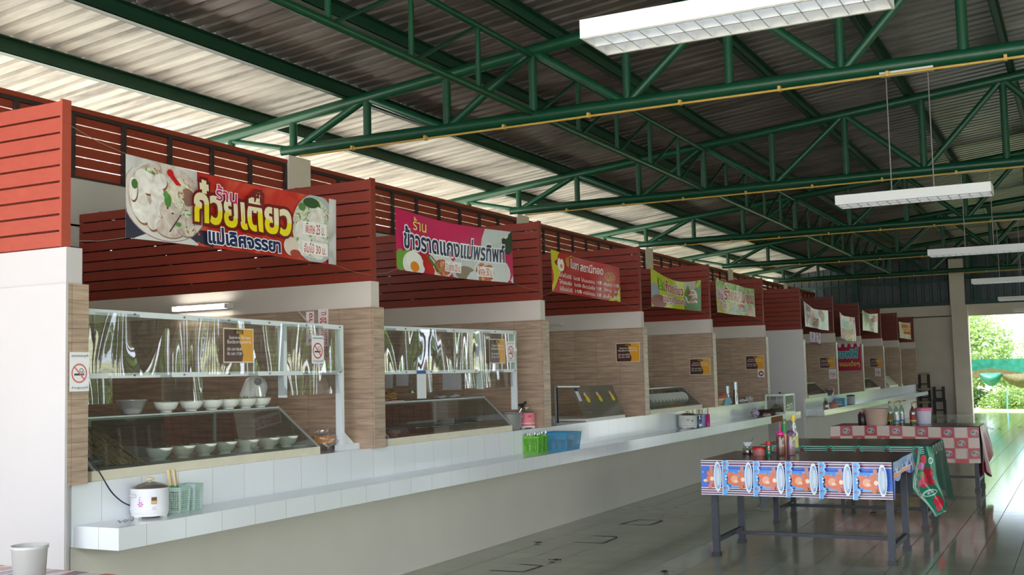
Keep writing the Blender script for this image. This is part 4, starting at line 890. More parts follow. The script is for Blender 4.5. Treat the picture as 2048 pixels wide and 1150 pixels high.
# fifth stall
basket((-5.05, 16.62, .94), .2, .6, .11, (206, 176, 120), 'tan woven basket of packets on the counter of the fifth stall', tap=.9)
b = MB(); b.add([(-4.94, 16.55, .95), (-4.94, 16.85, .95), (-4.94, 16.95, 1.05), (-4.94, 16.65, 1.05)], [(0, 1, 2, 3)], mat((90, 180, 220), .5)); tag(b.build('blue_cloth'), 'pale blue cloth hanging over the tan basket of the fifth stall', 'cloth')
for i in range(5):
    b = blob(.07, 1, 1.2, .7, .8, 30+i, (PLAST, mat((206, 130, 110), .5, var=.2, scale=30))[i % 2]); o = b.build('snack_packet'); o.location = (-5.08+.05*(i % 2), 16.42+.13*i, 1.07); tag(o, 'crumpled snack packet heaped in the tan basket of the fifth stall', 'packet', 'packets heaped in the tan basket')
for i in range(4):
    b = blob(.07, 1, 1.7, .6, .8, 40+i, (PLAST, mat((196, 190, 180), .5, var=.3, scale=30))[i % 2]); o = b.build('food_packet'); o.location = (-5.1, 17.25+.42*i, .98); tag(o, 'plastic packet of food lying on the fifth counter, %s from the basket' % ORD[i], 'packet', 'packets lying on the fifth counter')
for i, (xq, y, h, lab) in enumerate(((-5.03, 17.5, .30, 'tall bottle with silver top on the fifth counter, taller of the two'), (-5.10, 17.28, .24, 'shorter bottle with silver top on the fifth counter'))):
    bottle('drink_bottle', lab, 'bottle', (xq, y, .94), [(.035, 0), (.035, h*.5), (.03, h*.6), (.03, h)], glassm('g%d' % i, (120, 100, 96), .2, .1, None, .1), [(.033, h*.75), (.033, h+.05)], mat((190, 206, 216), .25, metal=.3))
b = blob(.07, .8, 1.1, 1, .6, 50, foodmat('bag_print', [(.4, (120, 100, 170)), (.5, (206, 206, 216)), (.62, (196, 150, 130))], 20)); o = b.build('snack_bag'); o.location = (-4.82, 17.85, .785); tag(o, 'white and purple snack bag standing on the ledge before the fifth stall', 'bag')
b = MB(); b.captop = False; b.lathe([(.14, 0), (.15, .09), (.14, .09), (.13, .01)], mat((66, 42, 34), .7, var=.3, scale=60), n=24); o = b.build('wicker_basket'); o.location = (-4.83, 18.62, .716); tag(o, 'low dark brown wicker basket beside the small glass display box', 'basket')
b = blob(.06, 1, 1.6, .35, .7, 55, mat((214, 190, 190), .5, var=.2, scale=30)); o = b.build('sweet_packet'); o.location = (-4.76, 18.35, .735); tag(o, 'flat pinkish packet lying before the dark wicker basket', 'packet')
# glass display box
t = thing('display_box', 'small aluminium framed glass display box with food on the ledge end', 'display box', (-4.765, 19.30, .716)); AW = mat((222, 228, 224), .35, metal=.15, var=.03)
W, D, H = .155, .34, .335; b = MB()
for sx in (-1, 1):
    for sy in (-1, 1): b.box(sx*W-.014, sx*W+.014, sy*D-.014, sy*D+.014, 0, H, AW)
for z in (.0, H-.03):
    for s in (-1, 1): b.box(-W, W, s*D-.013, s*D+.013, z, z+.035, AW); b.box(s*W-.013, s*W+.013, -D, D, z, z+.035, AW)
b.box(-W, W, -D, D, .0, .03, AW); b.box(-W, W, -D, D, H-.01, H, AW); b.build('frame', t)
b = MB(); b.add([(W, -D, .03), (W, D, .03), (W, D, H), (W, -D, H)], [(0, 1, 2, 3)], GLASS); b.add([(-W, -D, .03), (W, -D, .03), (W, -D, H), (-W, -D, H)], [(0, 1, 2, 3)], GLASS); b.build('glass_pane', t)
b = MB(); b.tube([(0, 0, H), (0, 0, H+.02)], .012, STEEL, 8); b.lathe([(.02, H+.02), (.022, H+.03)], STEEL); b.build('lid_knob', t)
for i in range(7):
    b = blob(.06, 1, 1.1, .7, .6, 60+i, (VEG, foodmat('bun', [(.4, (150, 120, 80)), (.6, (216, 196, 160))], 20))[i % 2]); o = b.build('food_parcel'); o.location = (-4.81+.09*(i % 2), 19.05+.085*i, .80+.02*(i % 3)); tag(o, 'food parcel piled inside the small glass display box', 'food', 'food parcels in the display box')
# far group ledge
ZL = .656
t = bottle('sauce_bottle', 'squat red sauce bottle with green top at the near end of the far ledge', 'bottle', (-4.76, 23.0, ZL), [(.05, 0), (.055, .02), (.055, .12), (.025, .16), (.02, .18)], glassm('sb', (210, 120, 110), .15, .05, None, .1), [(.024, .17), (.02, .22)], mat((110, 170, 70), .4), [(.048, .005), (.048, .11)], mat((170, 40, 30), .4))
b = MB(); b.lathe([(.08, 0), (.09, .08), (.095, .085)], mat((206, 150, 140), .4), n=24); b.lathe([(.097, .085), (.097, .105)], mat((190, 50, 50), .4), n=24); o = b.build('sauce_tub'); o.location = (-4.72, 23.6, ZL); tag(o, 'red lidded sauce tub behind the squat red bottle on the far ledge', 'tub')
b = blob(.11, 1, 1.4, .6, .5, 70, PLAST); o = b.build('plastic_bag'); o.location = (-4.78, 24.15, ZL+.06); tag(o, 'clear plastic bag between red tub and steel canister on the far ledge', 'bag')
t = basket((-4.86, 25.1, ZL), .2, .3, .15, (60, 150, 200), 'blue plastic bin standing behind the clear bag on the far ledge', solid=True, tap=.95)
b = MB(); b.lathe([(.085, 0), (.09, .01), (.09, .17), (.095, .175)], mat((196, 200, 206), .3, metal=.2), n=24); b.lathe([(.097, .175), (.09, .2), (.03, .21)], mat((70, 74, 76), .4), n=24); o = b.build('canister'); o.location = (-4.80, 25.9, ZL); tag(o, 'pale canister with dark lid, rightmost item on the far ledge', 'canister')
b = MB(); b.captop = False; b.lathe([(.1, 0), (.12, .12), (.125, .13), (.11, .12), (.09, .01)], CHROME, n=28); o = b.build('steel_pot'); o.location = (-5.07, 24.85, .886); tag(o, 'small steel pot on the counter of the first far stall', 'pot')
b = MB(); b.lathe([(.05, 0), (.06, .16), (.05, .18)], mat((226, 224, 220), .5), n=18); o = b.build('white_cup'); o.location = (-5.06, 25.45, .886); tag(o, 'white tall cup beside the small steel pot in the far group', 'cup')
# ================================================================== TABLES
LEG = mat((52, 54, 64), .45, var=.15, scale=10)
def table(x0, x1, y0, y1, zt, label, fx0=None, fx1=None, fy0=None, fy1=None, hid=False):
    cx, cy = (x0+x1)/2, (y0+y1)/2; t = thing('dining_table', label, 'table', (cx, cy, FZ), 'steel framed dining tables')
    fx0 = x0+.06 if fx0 is None else fx0; fx1 = x1-.06 if fx1 is None else fx1; fy0 = y0+.05 if fy0 is None else fy0; fy1 = y1-.05 if fy1 is None else fy1
    b = MB(); b.box(x0+.005, x1-.005, y0+.005, y1-.005, zt-.03, zt-.004, DARK); rel(b, t).build('tabletop', t)
    for X in (fx0, fx1):
        for Y in (fy0, fy1):
            b = MB(); w = .026; b.box(X-w, X+w, Y-w, Y+w, FZ+.03, zt-.03, LEG); o = rel(b, t).build('leg', t, bevel=.004)
            b = MB(); b.box(X-.034, X+.034, Y-.034, Y+.034, FZ, FZ+.035, BLACK); b.v = [(p[0]-X, p[1]-Y, p[2]-FZ) for p in b.v]; f = b.build('foot_cap', t, bevel=.006); f.location = (X-cx, Y-cy, 0)
    zs = FZ+.115
    for X in (fx0, fx1): b = MB(); b.box(X-.018, X+.018, fy0, fy1, zs, zs+.036, LEG); rel(b, t).build('side_stretcher', t)
    b = MB(); b.box(fx0, fx1, (fy0*.35+fy1*.65)-.014, (fy0*.35+fy1*.65)+.014, zs+.004, zs+.034, LEG); rel(b, t).build('long_stretcher', t)
    b = MB(); b.box(fx0, fx1, fy0-.015, fy0+.015, zt-.08, zt-.03, LEG); b.box(fx0, fx1, fy1-.015, fy1+.015, zt-.08, zt-.03, LEG); rel(b, t).build('apron', t)
    return t
# cloth materials
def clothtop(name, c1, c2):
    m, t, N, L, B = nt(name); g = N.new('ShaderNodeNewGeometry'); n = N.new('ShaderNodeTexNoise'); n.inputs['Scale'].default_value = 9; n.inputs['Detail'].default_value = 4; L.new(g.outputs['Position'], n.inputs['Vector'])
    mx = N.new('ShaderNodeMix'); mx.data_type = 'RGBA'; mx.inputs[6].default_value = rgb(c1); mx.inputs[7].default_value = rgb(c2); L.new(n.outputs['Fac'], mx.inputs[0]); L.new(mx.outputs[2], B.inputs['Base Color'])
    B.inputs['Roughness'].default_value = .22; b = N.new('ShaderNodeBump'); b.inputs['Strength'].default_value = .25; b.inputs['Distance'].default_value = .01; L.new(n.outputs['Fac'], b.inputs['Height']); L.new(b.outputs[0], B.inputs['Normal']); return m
def prt(P, off, S): pass
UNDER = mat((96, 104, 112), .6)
# --- table 1 : blue cloth
X0, X1, Y0, Y1, ZT = -2.96, -1.415, 9.19, 10.24, .73
table(X0, X1, Y0, Y1, ZT, 'dark steel dining table under the blue printed cloth, nearest of the row', -2.9, -1.47, 9.35, 10.13)
t = thing('tablecloth', 'blue plastic tablecloth with white plates and orange teddy bear print', 'tablecloth', (X0, Y0, ZT))
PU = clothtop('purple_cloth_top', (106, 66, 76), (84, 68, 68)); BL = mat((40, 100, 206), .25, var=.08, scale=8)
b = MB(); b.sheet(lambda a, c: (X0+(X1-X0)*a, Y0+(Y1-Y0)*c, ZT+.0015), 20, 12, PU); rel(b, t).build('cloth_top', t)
def Sf(x, y, h):   # front fall, x 0..W, y 0..-H
    return (X0+x, Y0-.006-h+.008*math.sin(x*9)*(-y/.28)-.012*(-y/.28), ZT+y)
Hc = .29; W_ = X1-X0
b = MB(); b.sheet(lambda a, c: Sf(W_*a, -Hc*(1-c), 0), 60, 8, BL)
P = Print(Sf, .25, .0004); WHT = (236, 240, 246); PUR2 = (110, 44, 90); SKY = (90, 170, 232); ORG = (226, 112, 62)
for (ya, yb, c) in ((-.045, 0, PUR2), (-Hc, -Hc+.06, PUR2)): P.rect(0, ya, W_, yb, c, 50, 2)
for y in (-.004, -.022, -.045, -Hc+.06, -Hc+.042, -Hc+.024, -Hc+.006): P.rect(0, y-.003, W_, y+.003, WHT, 50, 1)
pw = .268
for i in range(-1, 6):
    x = .195+pw*i-.008
    def cl(v): return max(0.0, min(W_, v))
    if x+.035 < W_ and x > 0: P.rect(x, -Hc, x+.035, 0, SKY, 2, 6); P.rect(x-.003, -Hc, x+.002, 0, WHT, 1, 6)
    if 0 < x < W_-.06:
        for yy in (-.03, -.085, -.228): P.ell(x+.034, yy, .022, .027, SKY, n=12, a0=-1.57, a1=1.57); P.ell(x+.034, yy, .023, .028, WHT, n=14, th=.13, a0=-1.57, a1=1.57); P.ell(x+.034, yy, .015, .018, WHT, n=14, th=.16, a0=-1.57, a1=1.57); P.ell(x+.018, yy, .008, .009, (196, 60, 70), n=10)
        for yy in (-.13, -.155): P.poly([(x+.025, yy-.01), (x+.045, yy), (x+.025, yy+.01)], WHT)
    xb = x+.04
    if 0 < x < W_-.2: P.rect(xb+.01, -.21, cl(xb+.16), -.075, (60, 140, 230), 4, 3); P.poly([(xb+.03, -.22), (xb+.10, -.08), (xb+.15, -.08), (xb+.10, -.22)], (110, 180, 240))
    if x+.15 > 0 and x+.16 < W_: P.rect(max(0, xb+.115), -.2, xb+.145, -.05, (200, 130, 110), 2, 4)
    for (dx, dy, rx, ry, c) in ((.05, -.14, .042, .045, ORG), (.075, -.175, .05, .035, ORG), (.018, -.115, .018, .018, ORG), (.02, -.175, .018, .018, ORG), (.065, -.155, .032, .032, (240, 170, 130)), (.08, -.17, .02, .012, (246, 210, 190)), (.125, -.155, .038, .028, ORG), (.165, -.15, .022, .02, ORG), (.135, -.155, .016, .018, (250, 226, 206)), (.12, -.215, .018, .02, ORG), (.155, -.205, .014, .02, (206, 90, 50)), (.11, -.11, .02, .02, ORG), (.06, -.10, .012, .008, SKY)):
        if 0 < xb+dx-rx and xb+dx+rx < W_: P.ell(xb+dx, dy, rx, ry, c, n=16)
    xp = xb+.185
    if xp+.035 < W_ and xp > 0: P.ell(xp, -.135, .034, .125, (206, 222, 236), n=26); P.ell(xp, -.135, .034, .125, WHT, n=26, th=.1); P.ell(xp+.004, -.135, .022, .10, (60, 80, 160), n=24, th=.08); P.ell(xp+.006, -.135, .013, .085, (60, 80, 160), n=24, th=.08)
ff = rel(b, t).build('front_fall', t); rel(P.mb, t).build('printed_pattern', ff)
b = MB(); P = Print(lambda x, y, h: (X1+.006+h+.01*math.sin(x*8), Y0+x, ZT+y), .25, .0004)
def sidez(a): return -(.29 if a < .04 else .13+.03*math.sin(a*9))
b.sheet(lambda a, c: (X1+.006+.012*math.sin(a*8)*(1-c), Y0+(Y1-Y0)*a, ZT+sidez(a)*(1-c)), 40, 5, BL)
D_ = Y1-Y0
P.rect(0, -.05, D_, 0, (70, 110, 170), 20, 1); P.rect(0, -.125, D_*.84, -.095, ORG, 20, 1)
for i in range(5): P.ell(.12+i*.2, -.045, .06, .04, WHT, n=16, th=.2, a0=math.pi, a1=2*math.pi); P.ell(.12+i*.2, -.045, .035, .025, WHT, n=16, th=.2, a0=math.pi, a1=2*math.pi)
for y in (-.085, -.09): P.rect(0, y-.002, D_, y+.002, WHT, 20, 1)
ff = rel(b, t).build('side_fall', t); rel(P.mb, t).build('side_pattern', ff)
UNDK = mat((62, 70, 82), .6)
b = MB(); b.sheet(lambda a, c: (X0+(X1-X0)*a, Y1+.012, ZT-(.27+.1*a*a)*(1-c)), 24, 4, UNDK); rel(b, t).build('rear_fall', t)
b = MB(); b.sheet(lambda a, c: (X1+.014+.05*(1-c), Y1+.01-.11*(1-a)*(.35+.65*c)-.02*(1-c), ZT-.37*(1-c)), 6, 8, mat((50, 100, 190), .6, var=.08, spec=.2)); P = Print(lambda x, y, h: (X1+.016+.05*(1-y)+h, Y1+.01-.11*(1-x)*(.35+.65*y)-.02*(1-y), ZT-.37*(1-y)), .6); P.rect(.6, .05, .9, .4, ORG); P.rect(.1, .1, .25, .95, WHT); P.rect(.5, .5, .8, .8, ORG); cf = rel(b, t).build('corner_flap', t); rel(P.mb, t).build('flap_pattern', cf)
# --- table 2 : green cloth
X0b, X1b, Y0b, Y1b, ZTb = -3.02, -1.40, 11.3, 12.4, .715
table(X0b, X1b, Y0b, Y1b, ZTb, 'dark steel dining table under the green printed cloth, middle of the row', -2.92, -1.485, 11.5, 12.23)
t = thing('tablecloth', 'green plastic tablecloth with red flowers trailing to the floor at one corner', 'tablecloth', (X0b, Y0b, ZTb))
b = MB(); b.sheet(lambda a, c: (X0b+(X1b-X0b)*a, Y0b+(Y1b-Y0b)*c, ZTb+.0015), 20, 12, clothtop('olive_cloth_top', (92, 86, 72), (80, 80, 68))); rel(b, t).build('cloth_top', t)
GRC = mat((28, 128, 98), .25, var=.08, scale=8); Sg = lambda x, y, h: (X0b+x, Y0b-.006-h+.008*math.sin(x*8), ZTb+y)
b = MB(); Wb = X1b-X0b; b.sheet(lambda a, c: Sg(Wb*a, -.3*(1-c), 0), 40, 5, GRC); ff = rel(b, t).build('front_fall', t)
P = Print(Sg, .25, .0004)
for y in (-.012, -.03, -.048, -.066): P.rect(0, y-.003, Wb, y+.003, (190, 222, 210), 40, 1); P.rect(0, y-.014, Wb, y-.004, (50, 40, 40), 40, 1)
for i in range(6):
    x = .13+i*.27
    P.rect(x, -.08, x+.03, -.0, (30, 140, 110), 1, 2); P.ell(x+.035, -.045, .045, .05, (60, 170, 140), n=14, th=.3, a0=-1.5, a1=1.5); P.ell(x+.03, -.045, .02, .02, (120, 40, 50), n=10)
    P.ell(x-.09, -.14, .05, .08, (190, 214, 214), n=18, th=.2); P.ell(x-.09, -.14, .03, .06, (190, 214, 214), n=18, th=.2); P.ell(x+.1, -.12, .035, .04, (206, 44, 60)); P.ell(x-.17, -.11, .03, .03, (60, 180, 140))
rel(P.mb, t).build('printed_pattern', ff)
# trailing corner
Pc = [at(1828, 893, Y=11.29), at(1858, 893, Y=11.29), at(1850, 1030, Y=11.25), at(1880, 1035, Y=11.3)]
TL, TR_, = Vector((X1b-.10, Y0b-.02, ZTb)), Vector((X1b+.02, Y0b-.01, ZTb))
BL_, BR_ = Vector(at(1870, 1034, Y=11.2)), Vector(at(1893, 1022, Y=11.3)); MLx, MRx = Vector(at(1826, 975, Y=11.2)), Vector(at(1878, 960, Y=11.3))
def Sc(x, y, h):
    yy = 1-y
    def bez(a, m_, c): return a.lerp(m_, yy*2) if yy < .5 else m_.lerp(c, yy*2-1)
    L_ = bez(TL, MLx, BL_); R_ = bez(TR_, MRx, BR_); p = L_.lerp(R_, x); return (p.x+.01*math.sin(y*9), p.y-h-.03*math.sin(x*7+y*3), p.z)
P = Print(Sc, .25, .0006); P.mb.sheet(lambda a, c: Sc(a, c, 0), 16, 30, GRC)
for x in (.06, .12): P.rect(x, 0, x+.03, 1, (200, 226, 216), 1, 20)
for (x, y, rx, ry, c) in ((.6, .62, .3, .09, (196, 36, 60)), (.45, .52, .2, .07, (206, 50, 80)), (.75, .5, .16, .05, (190, 40, 60)), (.65, .18, .26, .1, (200, 40, 66)), (.5, .1, .16, .05, (206, 70, 100)), (.5, .35, .34, .05, (200, 222, 216)), (.5, .345, .28, .03, GRC), (.3, .75, .18, .05, (190, 120, 170)), (.8, .8, .13, .05, (200, 222, 216)), (.8, .8, .09, .03, (60, 160, 130)), (.3, .64, .14, .03, (60, 160, 70)), (.8, .3, .1, .03, (40, 140, 60))): P.ell(x, y, rx, ry, c, n=16)
P.rect(.75, 0, 1, .02, (220, 220, 214)); rel(P.mb, t).build('trailing_corner', t)
b = MB(); b.sheet(lambda a, c: (X1b+.012+.07*(1-c)*a+.018*math.sin(a*14)*(1-c), Y0b+.02+1.07*a, ZTb-(.3+.34*a)*(1-c)), 40, 10, mat((22, 70, 54), .65, var=.3, scale=10, spec=.2)); rel(b, t).build('side_fall', t)
P = Print(lambda x, y, h: (X1b+.02+h, Y0b+x, ZTb+y), .25)
for i in range(4): P.ell(.2+i*.22, -.05, .07, .05, (200, 216, 200), n=14, th=.2)
rel(P.mb, t).build('side_pattern', t)
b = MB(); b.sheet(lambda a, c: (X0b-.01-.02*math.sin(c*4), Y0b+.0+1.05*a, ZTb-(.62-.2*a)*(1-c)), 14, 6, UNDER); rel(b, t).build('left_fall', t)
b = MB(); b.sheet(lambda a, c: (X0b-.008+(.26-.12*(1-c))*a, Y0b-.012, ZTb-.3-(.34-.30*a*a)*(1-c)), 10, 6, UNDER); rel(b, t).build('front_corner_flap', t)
# --- table 3 : red checks
X0c, X1c, Y0c, Y1c, ZTc = -3.06, -1.255, 15.0, 15.85, .712
table(X0c, X1c, Y0c, Y1c, ZTc, 'dark steel dining table under the red checked cloth, farthest of the row', -2.95, -1.31, 15.08, 15.76)
t = thing('tablecloth', 'red and cream checked tablecloth with small grey printed motifs', 'tablecloth', (X0c, Y0c, ZTc))
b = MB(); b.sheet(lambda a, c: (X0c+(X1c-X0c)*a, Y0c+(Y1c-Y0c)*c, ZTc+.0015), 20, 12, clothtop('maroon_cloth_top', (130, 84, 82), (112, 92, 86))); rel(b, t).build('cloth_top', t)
CRM = mat((206, 188, 176), .3, var=.05); Sr = lambda x, y, h: (X0c+x+.0, Y0c-.008-h+.008*math.sin(x*7), ZTc+y+.012*math.sin(x*3))
Wc = X1c-X0c; b = MB(); b.sheet(lambda a, c: Sr(Wc*a, -.44*(1-c), 0), 40, 8, CRM); ff = rel(b, t).build('front_fall', t)
P = Print(Sr, .3, .0004); cw = .155; chh = .128
for j in range(4):
    for i in range(13):
        if (i+j) % 2 == 1:
            x = i*cw-.03; x1 = min(Wc, x+cw); x = max(0, x); y1 = -j*chh; y0 = max(-.44, y1-chh)
            if x < Wc-.02:
                P.rect(x, y0, x1, y1, (178, 60, 66), 3, 2)
                if y1-y0 > .1 and x1-x > .1: P.ell(x+cw/2, (y0+y1)/2, .045, .036, (196, 200, 196), .2 if i % 4 else -.3, n=14); P.ell(x+cw/2, (y0+y1)/2, .038, .028, (60, 62, 66), n=14, th=.25); P.ell(x+cw/2-.01, (y0+y1)/2+.004, .018, .01, (60, 62, 66), n=10); P.ell(x+cw/2+.02, (y0+y1)/2-.008, .01, .01, (60, 62, 66), n=8)
rel(P.mb, t).build('printed_checks', ff)
b = MB(); b.sheet(lambda a, c: (X1c+.01+.05*(1-c)*(1+math.sin(a*13)), Y0c+.02+.85*a, ZTc-(.45+.18*math.sin(a*5+.6))*(1-c)), 40, 8, mat((150, 84, 88), .3, var=.25, scale=8)); rel(b, t).build('side_fall', t)
b = MB(); b.sheet(lambda a, c: (X1c-.06+.1*a, Y0c+.1+.05*math.sin(a*6), ZTc-.44-(.2-.08*a)*(1-c)), 10, 5, mat((130, 56, 60), .4, var=.2)); rel(b, t).build('corner_flap', t)
b = MB(); b.sheet(lambda a, c: (X0c-.008-.01*math.sin(a*9), Y0c+.85*a, ZTc-.4*(1-c)), 20, 5, mat((178, 100, 100), .4, var=.3)); rel(b, t).build('left_fall', t)
# --- table 0 : bottom-left corner
table(-5.0+.05, -3.36, 2.35, 3.30, .72, 'dining table under the striped cloth at the lower left corner of the view', -4.85, -3.42, 2.42, 3.22)
t = thing('tablecloth', 'red, white and blue striped tablecloth at the lower left corner', 'tablecloth', (-4.95, 2.35, .72))
m, tt, N, L, B = nt('striped_cloth'); uv = N.new('ShaderNodeNewGeometry'); mp = N.new('ShaderNodeMapping'); mp.inputs['Rotation'].default_value = (0, 0, .5); w = N.new('ShaderNodeTexNoise'); w.inputs['Scale'].default_value = 1; mp.inputs['Scale'].default_value = (11, 2, 1); L.new(uv.outputs['Position'], mp.inputs[0]); L.new(mp.outputs[0], w.inputs['Vector'])
cr = N.new('ShaderNodeValToRGB'); cr.color_ramp.interpolation = 'CONSTANT'; cr.color_ramp.elements[0].position = 0; cr.color_ramp.elements[0].color = rgb((196, 120, 110)); cr.color_ramp.elements[1].position = .40; cr.color_ramp.elements[1].color = rgb((226, 218, 214))
for p, c in ((.48, (150, 60, 70)), (.53, (90, 130, 170)), (.6, (206, 180, 176)), (.66, (160, 70, 70))): e = cr.color_ramp.elements.new(p); e.color = rgb(c)
L.new(w.outputs['Fac'], cr.inputs[0]); L.new(cr.outputs[0], B.inputs['Base Color']); B.inputs['Roughness'].default_value = .25
b = MB(); b.sheet(lambda a, c: (-4.96+1.61*a, 2.34+.97*c, .7215), 10, 8, m); rel(b, t).build('cloth_top', t); b = MB(); b.sheet(lambda a, c: (-3.345+.01*math.sin(a*9), 2.34+.97*a, .7215-.25*(1-c)), 20, 4, m); b.sheet(lambda a, c: (-4.96+1.61*a, 3.312, .7215-.25*(1-c)), 20, 4, m); rel(b, t).build('side_fall', t)
jp = at(59, 1120, Y=3.0)
t = thing('plastic_tub', 'open translucent plastic tub with brown residue at the lower left', 'tub', (jp.x, 3.0, .7225)); zt = at(59, 1090, Y=3.0).z-.7225
JAR = glassm('jar_plastic', (226, 226, 230), .12, .2, None, .45)
b = MB(); b.captop = False; b.lathe([(.052, 0), (.056, .004), (.065, zt-.015), (.069, zt-.012), (.069, zt), (.065, zt), (.054, .008), (0, .006)], JAR, n=36); b.build('tub_body', t); b = MB(); b.captop = False; b.lathe([(.052, .005), (.055, .03), (.0, .035)], mat((150, 90, 66), .5, var=.3, scale=30), n=30); b.build('residue', t)
# ---------------------------------------------------------------- things on table 1
z1 = ZT+.002
t = thing('condiment_jar', 'small glass jar with white cup and spoon on the blue cloth', 'jar', (-2.732, 9.828, z1)); b = MB(); b.captop = False; b.lathe([(.045, 0), (.05, .015), (.046, .05), (.034, .062), (.04, .075)], GLASSB, n=24); b.build('jar_body', t); b = MB(); b.lathe([(.042, .003), (.047, .02), (.045, .035)], mat((110, 26, 20), .4), n=20); b.build('chilli', t)
b = MB(); b.captop = False; b.lathe([(.03, .07), (.046, .105), (.052, .11), (.044, .104), (.02, .075)], mat((222, 222, 230), .3), n=24); b.build('cup_insert', t); b = MB(); b.tube([(.02, 0, .09), (.05, .01, .145)], [.003, .006], mat((90, 90, 94), .3, metal=.5), 6); b.build('spoon', t)
b = MB(); b.lathe([(.058, 0), (.06, .01), (.062, .055)], mat((176, 110, 104), .3, var=.1), n=26); b.lathe([(.064, .052), (.065, .072), (.06, .075)], mat((190, 24, 34), .35), n=26); b.lathe([(.0605, .034), (.0615, .052)], mat((206, 160, 170), .3), n=26); o = b.build('condiment_tub'); o.location = (-2.60, 9.726, z1); tag(o, 'round condiment tub with red lid between glass jar and green shaker', 'tub')
t = thing('pepper_shaker', 'small green shaker with red cap and orange print on the blue cloth', 'shaker', (-2.508, 9.685, z1)); b = MB(); b.lathe([(.024, 0), (.027, .01), (.024, .035), (.026, .05), (.026, .085), (.022, .095)], mat((20, 96, 76), .35), n=20); b.build('shaker_body', t); b = MB(); b.lathe([(.023, .092), (.022, .105), (.026, .12), (.024, .124)], mat((200, 26, 30), .35), n=18); b.build('cap', t)
P = Print(lambda x, y, h: (math.cos(-1.3+x)*(.026+h), math.sin(-1.3+x)*(.026+h), y)); P.ell(0, .06, .3, .012, (226, 110, 40)); P.ell(0, .078, .25, .004, WT); P.ell(0, .03, .25, .004, (180, 220, 200)); P.mb.build('printed_label', t)
t = bottle('sauce_bottle', 'dark sauce squeeze bottle with bright pink nozzle cap on the blue cloth', 'bottle', (-2.408, 9.70, z1), [(.034, 0), (.036, .005), (.036, .17), (.03, .182)], glassm('sq1', (236, 170, 120), .08, .1, None, .04), [(.032, .18), (.033, .19), (.024, .205), (.01, .212), (.004, .27), (.006, .285)], mat((232, 50, 150), .35), [(.034, .004), (.034, .148)], mat((84, 42, 46), .35))
t = bottle('sauce_bottle', 'purplish sauce squeeze bottle with purple shoulder beside the pink capped one', 'bottle', (-2.335, 9.77, z1), [(.036, 0), (.038, .005), (.038, .175), (.032, .186)], glassm('sq2', (236, 226, 226), .08, .1, None, .06), [(.034, .184), (.032, .2), (.022, .215)], mat((110, 50, 120), .35), [(.0365, .004), (.0365, .135)], mat((130, 84, 100), .4))
t = bottle('sauce_bottle', 'orange chilli sauce bottle with green cap and green neck label', 'bottle', (-2.449, 10.03, z1), [(.034, 0), (.036, .01), (.034, .15), (.018, .24), (.016, .28)], mat((196, 84, 30), .2, spec=.8), [(.019, .275), (.02, .3)], mat((20, 130, 84), .35), lab=[(.0325, .17), (.021, .235), (.0175, .262)], labm=mat((30, 130, 60), .4))
t = bottle('sauce_bottle', 'clear glass fish sauce bottle with yellow cap, tallest on the blue cloth', 'bottle', (-2.371, 10.045, z1), [(.036, 0), (.038, .01), (.038, .17), (.02, .215), (.026, .235), (.018, .26), (.018, .29)], GLASSB, [(.02, .285), (.022, .32), (.02, .335)], mat((222, 190, 20), .35), [(.033, .006), (.033, .05)], mat((70, 30, 26), .4), [(.0385, .05), (.0385, .15)], mat((206, 206, 120), .5))
# ---------------------------------------------------------------- things on table 3
z3 = ZTc+.002
b = MB(); b.lathe([(.05, 0), (.055, .01), (.055, .14), (.045, .15)], mat((44, 26, 30), .35), n=22); b.lathe([(.04, .15), (.04, .175)], mat((120, 30, 30), .4), n=20); o = b.build('condiment_jar'); o.location = (-2.701, 15.3, z3); tag(o, 'dark brown jar at the left on the red checked table', 'jar')
t = thing('plastic_bowl', 'large beige plastic tub in the middle left of the red checked table', 'tub', (-2.53, 15.33, z3)); b = MB(); b.captop = False; b.lathe([(.12, 0), (.128, .01), (.158, .2), (.17, .205), (.168, .212), (.15, .205), (.11, .012), (0, .01)], mat((214, 184, 164), .4), n=34); b.build('tub_body', t)
def glb(x, y, lab, glass, liq, labc, capc, h=.30, hang=True):
    t = thing('glass_bottle', lab, 'bottle', (x, y, z3), 'glass bottles on the red checked table'); b = MB(); b.lathe([(.038, 0), (.04, .008), (.04, h*.55), (.03, h*.68), (.014, h*.78), (.0135, h*.93)], glass, n=22); b.build('bottle_body', t)
    b = MB(); b.lathe([(.037, .004), (.037, h*(.5 if liq[1] else .3))], liq[0], n=20); b.build('liquid', t)
    b = MB(); b.captop = False; b.lathe([(.0405, h*.12), (.0405, h*.46)], labc[0], n=22); b.lathe([(.0408, h*.14), (.0408, h*.2)], labc[1], n=22); b.build('bottle_label', t)
    b = MB(); b.lathe([(.016, h*.9), (.017, h), (.012, h+.004)], capc, n=14)
    if hang: b.tube([(0, 0, h), (.02, .02, h+.006), (.055, .05, h+.01)], .005, BLACK, 5)
    b.build('cap', t); return t
AMB = glassm('amber', (150, 80, 40), .15, .03, None, .05); GCAP = mat((196, 160, 60), .4)
glb(-2.386, 15.55, 'brown liquid bottle with cream label, leftmost glass bottle on the checked table', GLASSB, (mat((60, 26, 16), .3), 1), (mat((150, 130, 80), .5), mat((206, 196, 60), .5)), mat((180, 110, 50), .4), hang=False)
glb(-2.290, 15.43, 'clear bottle with blue emblem, front one of the two clear bottles', GLASSB, (glassm('water', (226, 232, 230), .1, .02), 1), (glassm('cl', (210, 216, 226), .1, .05, None, .3), mat((60, 90, 160), .5)), GCAP)
glb(-2.245, 15.60, 'clear bottle with gold cap standing behind the front clear bottle', GLASSB, (glassm('water2', (226, 232, 230), .1, .02), 0), (glassm('cl2', (196, 206, 226), .1, .05, None, .4), mat((70, 80, 150), .5)), GCAP)
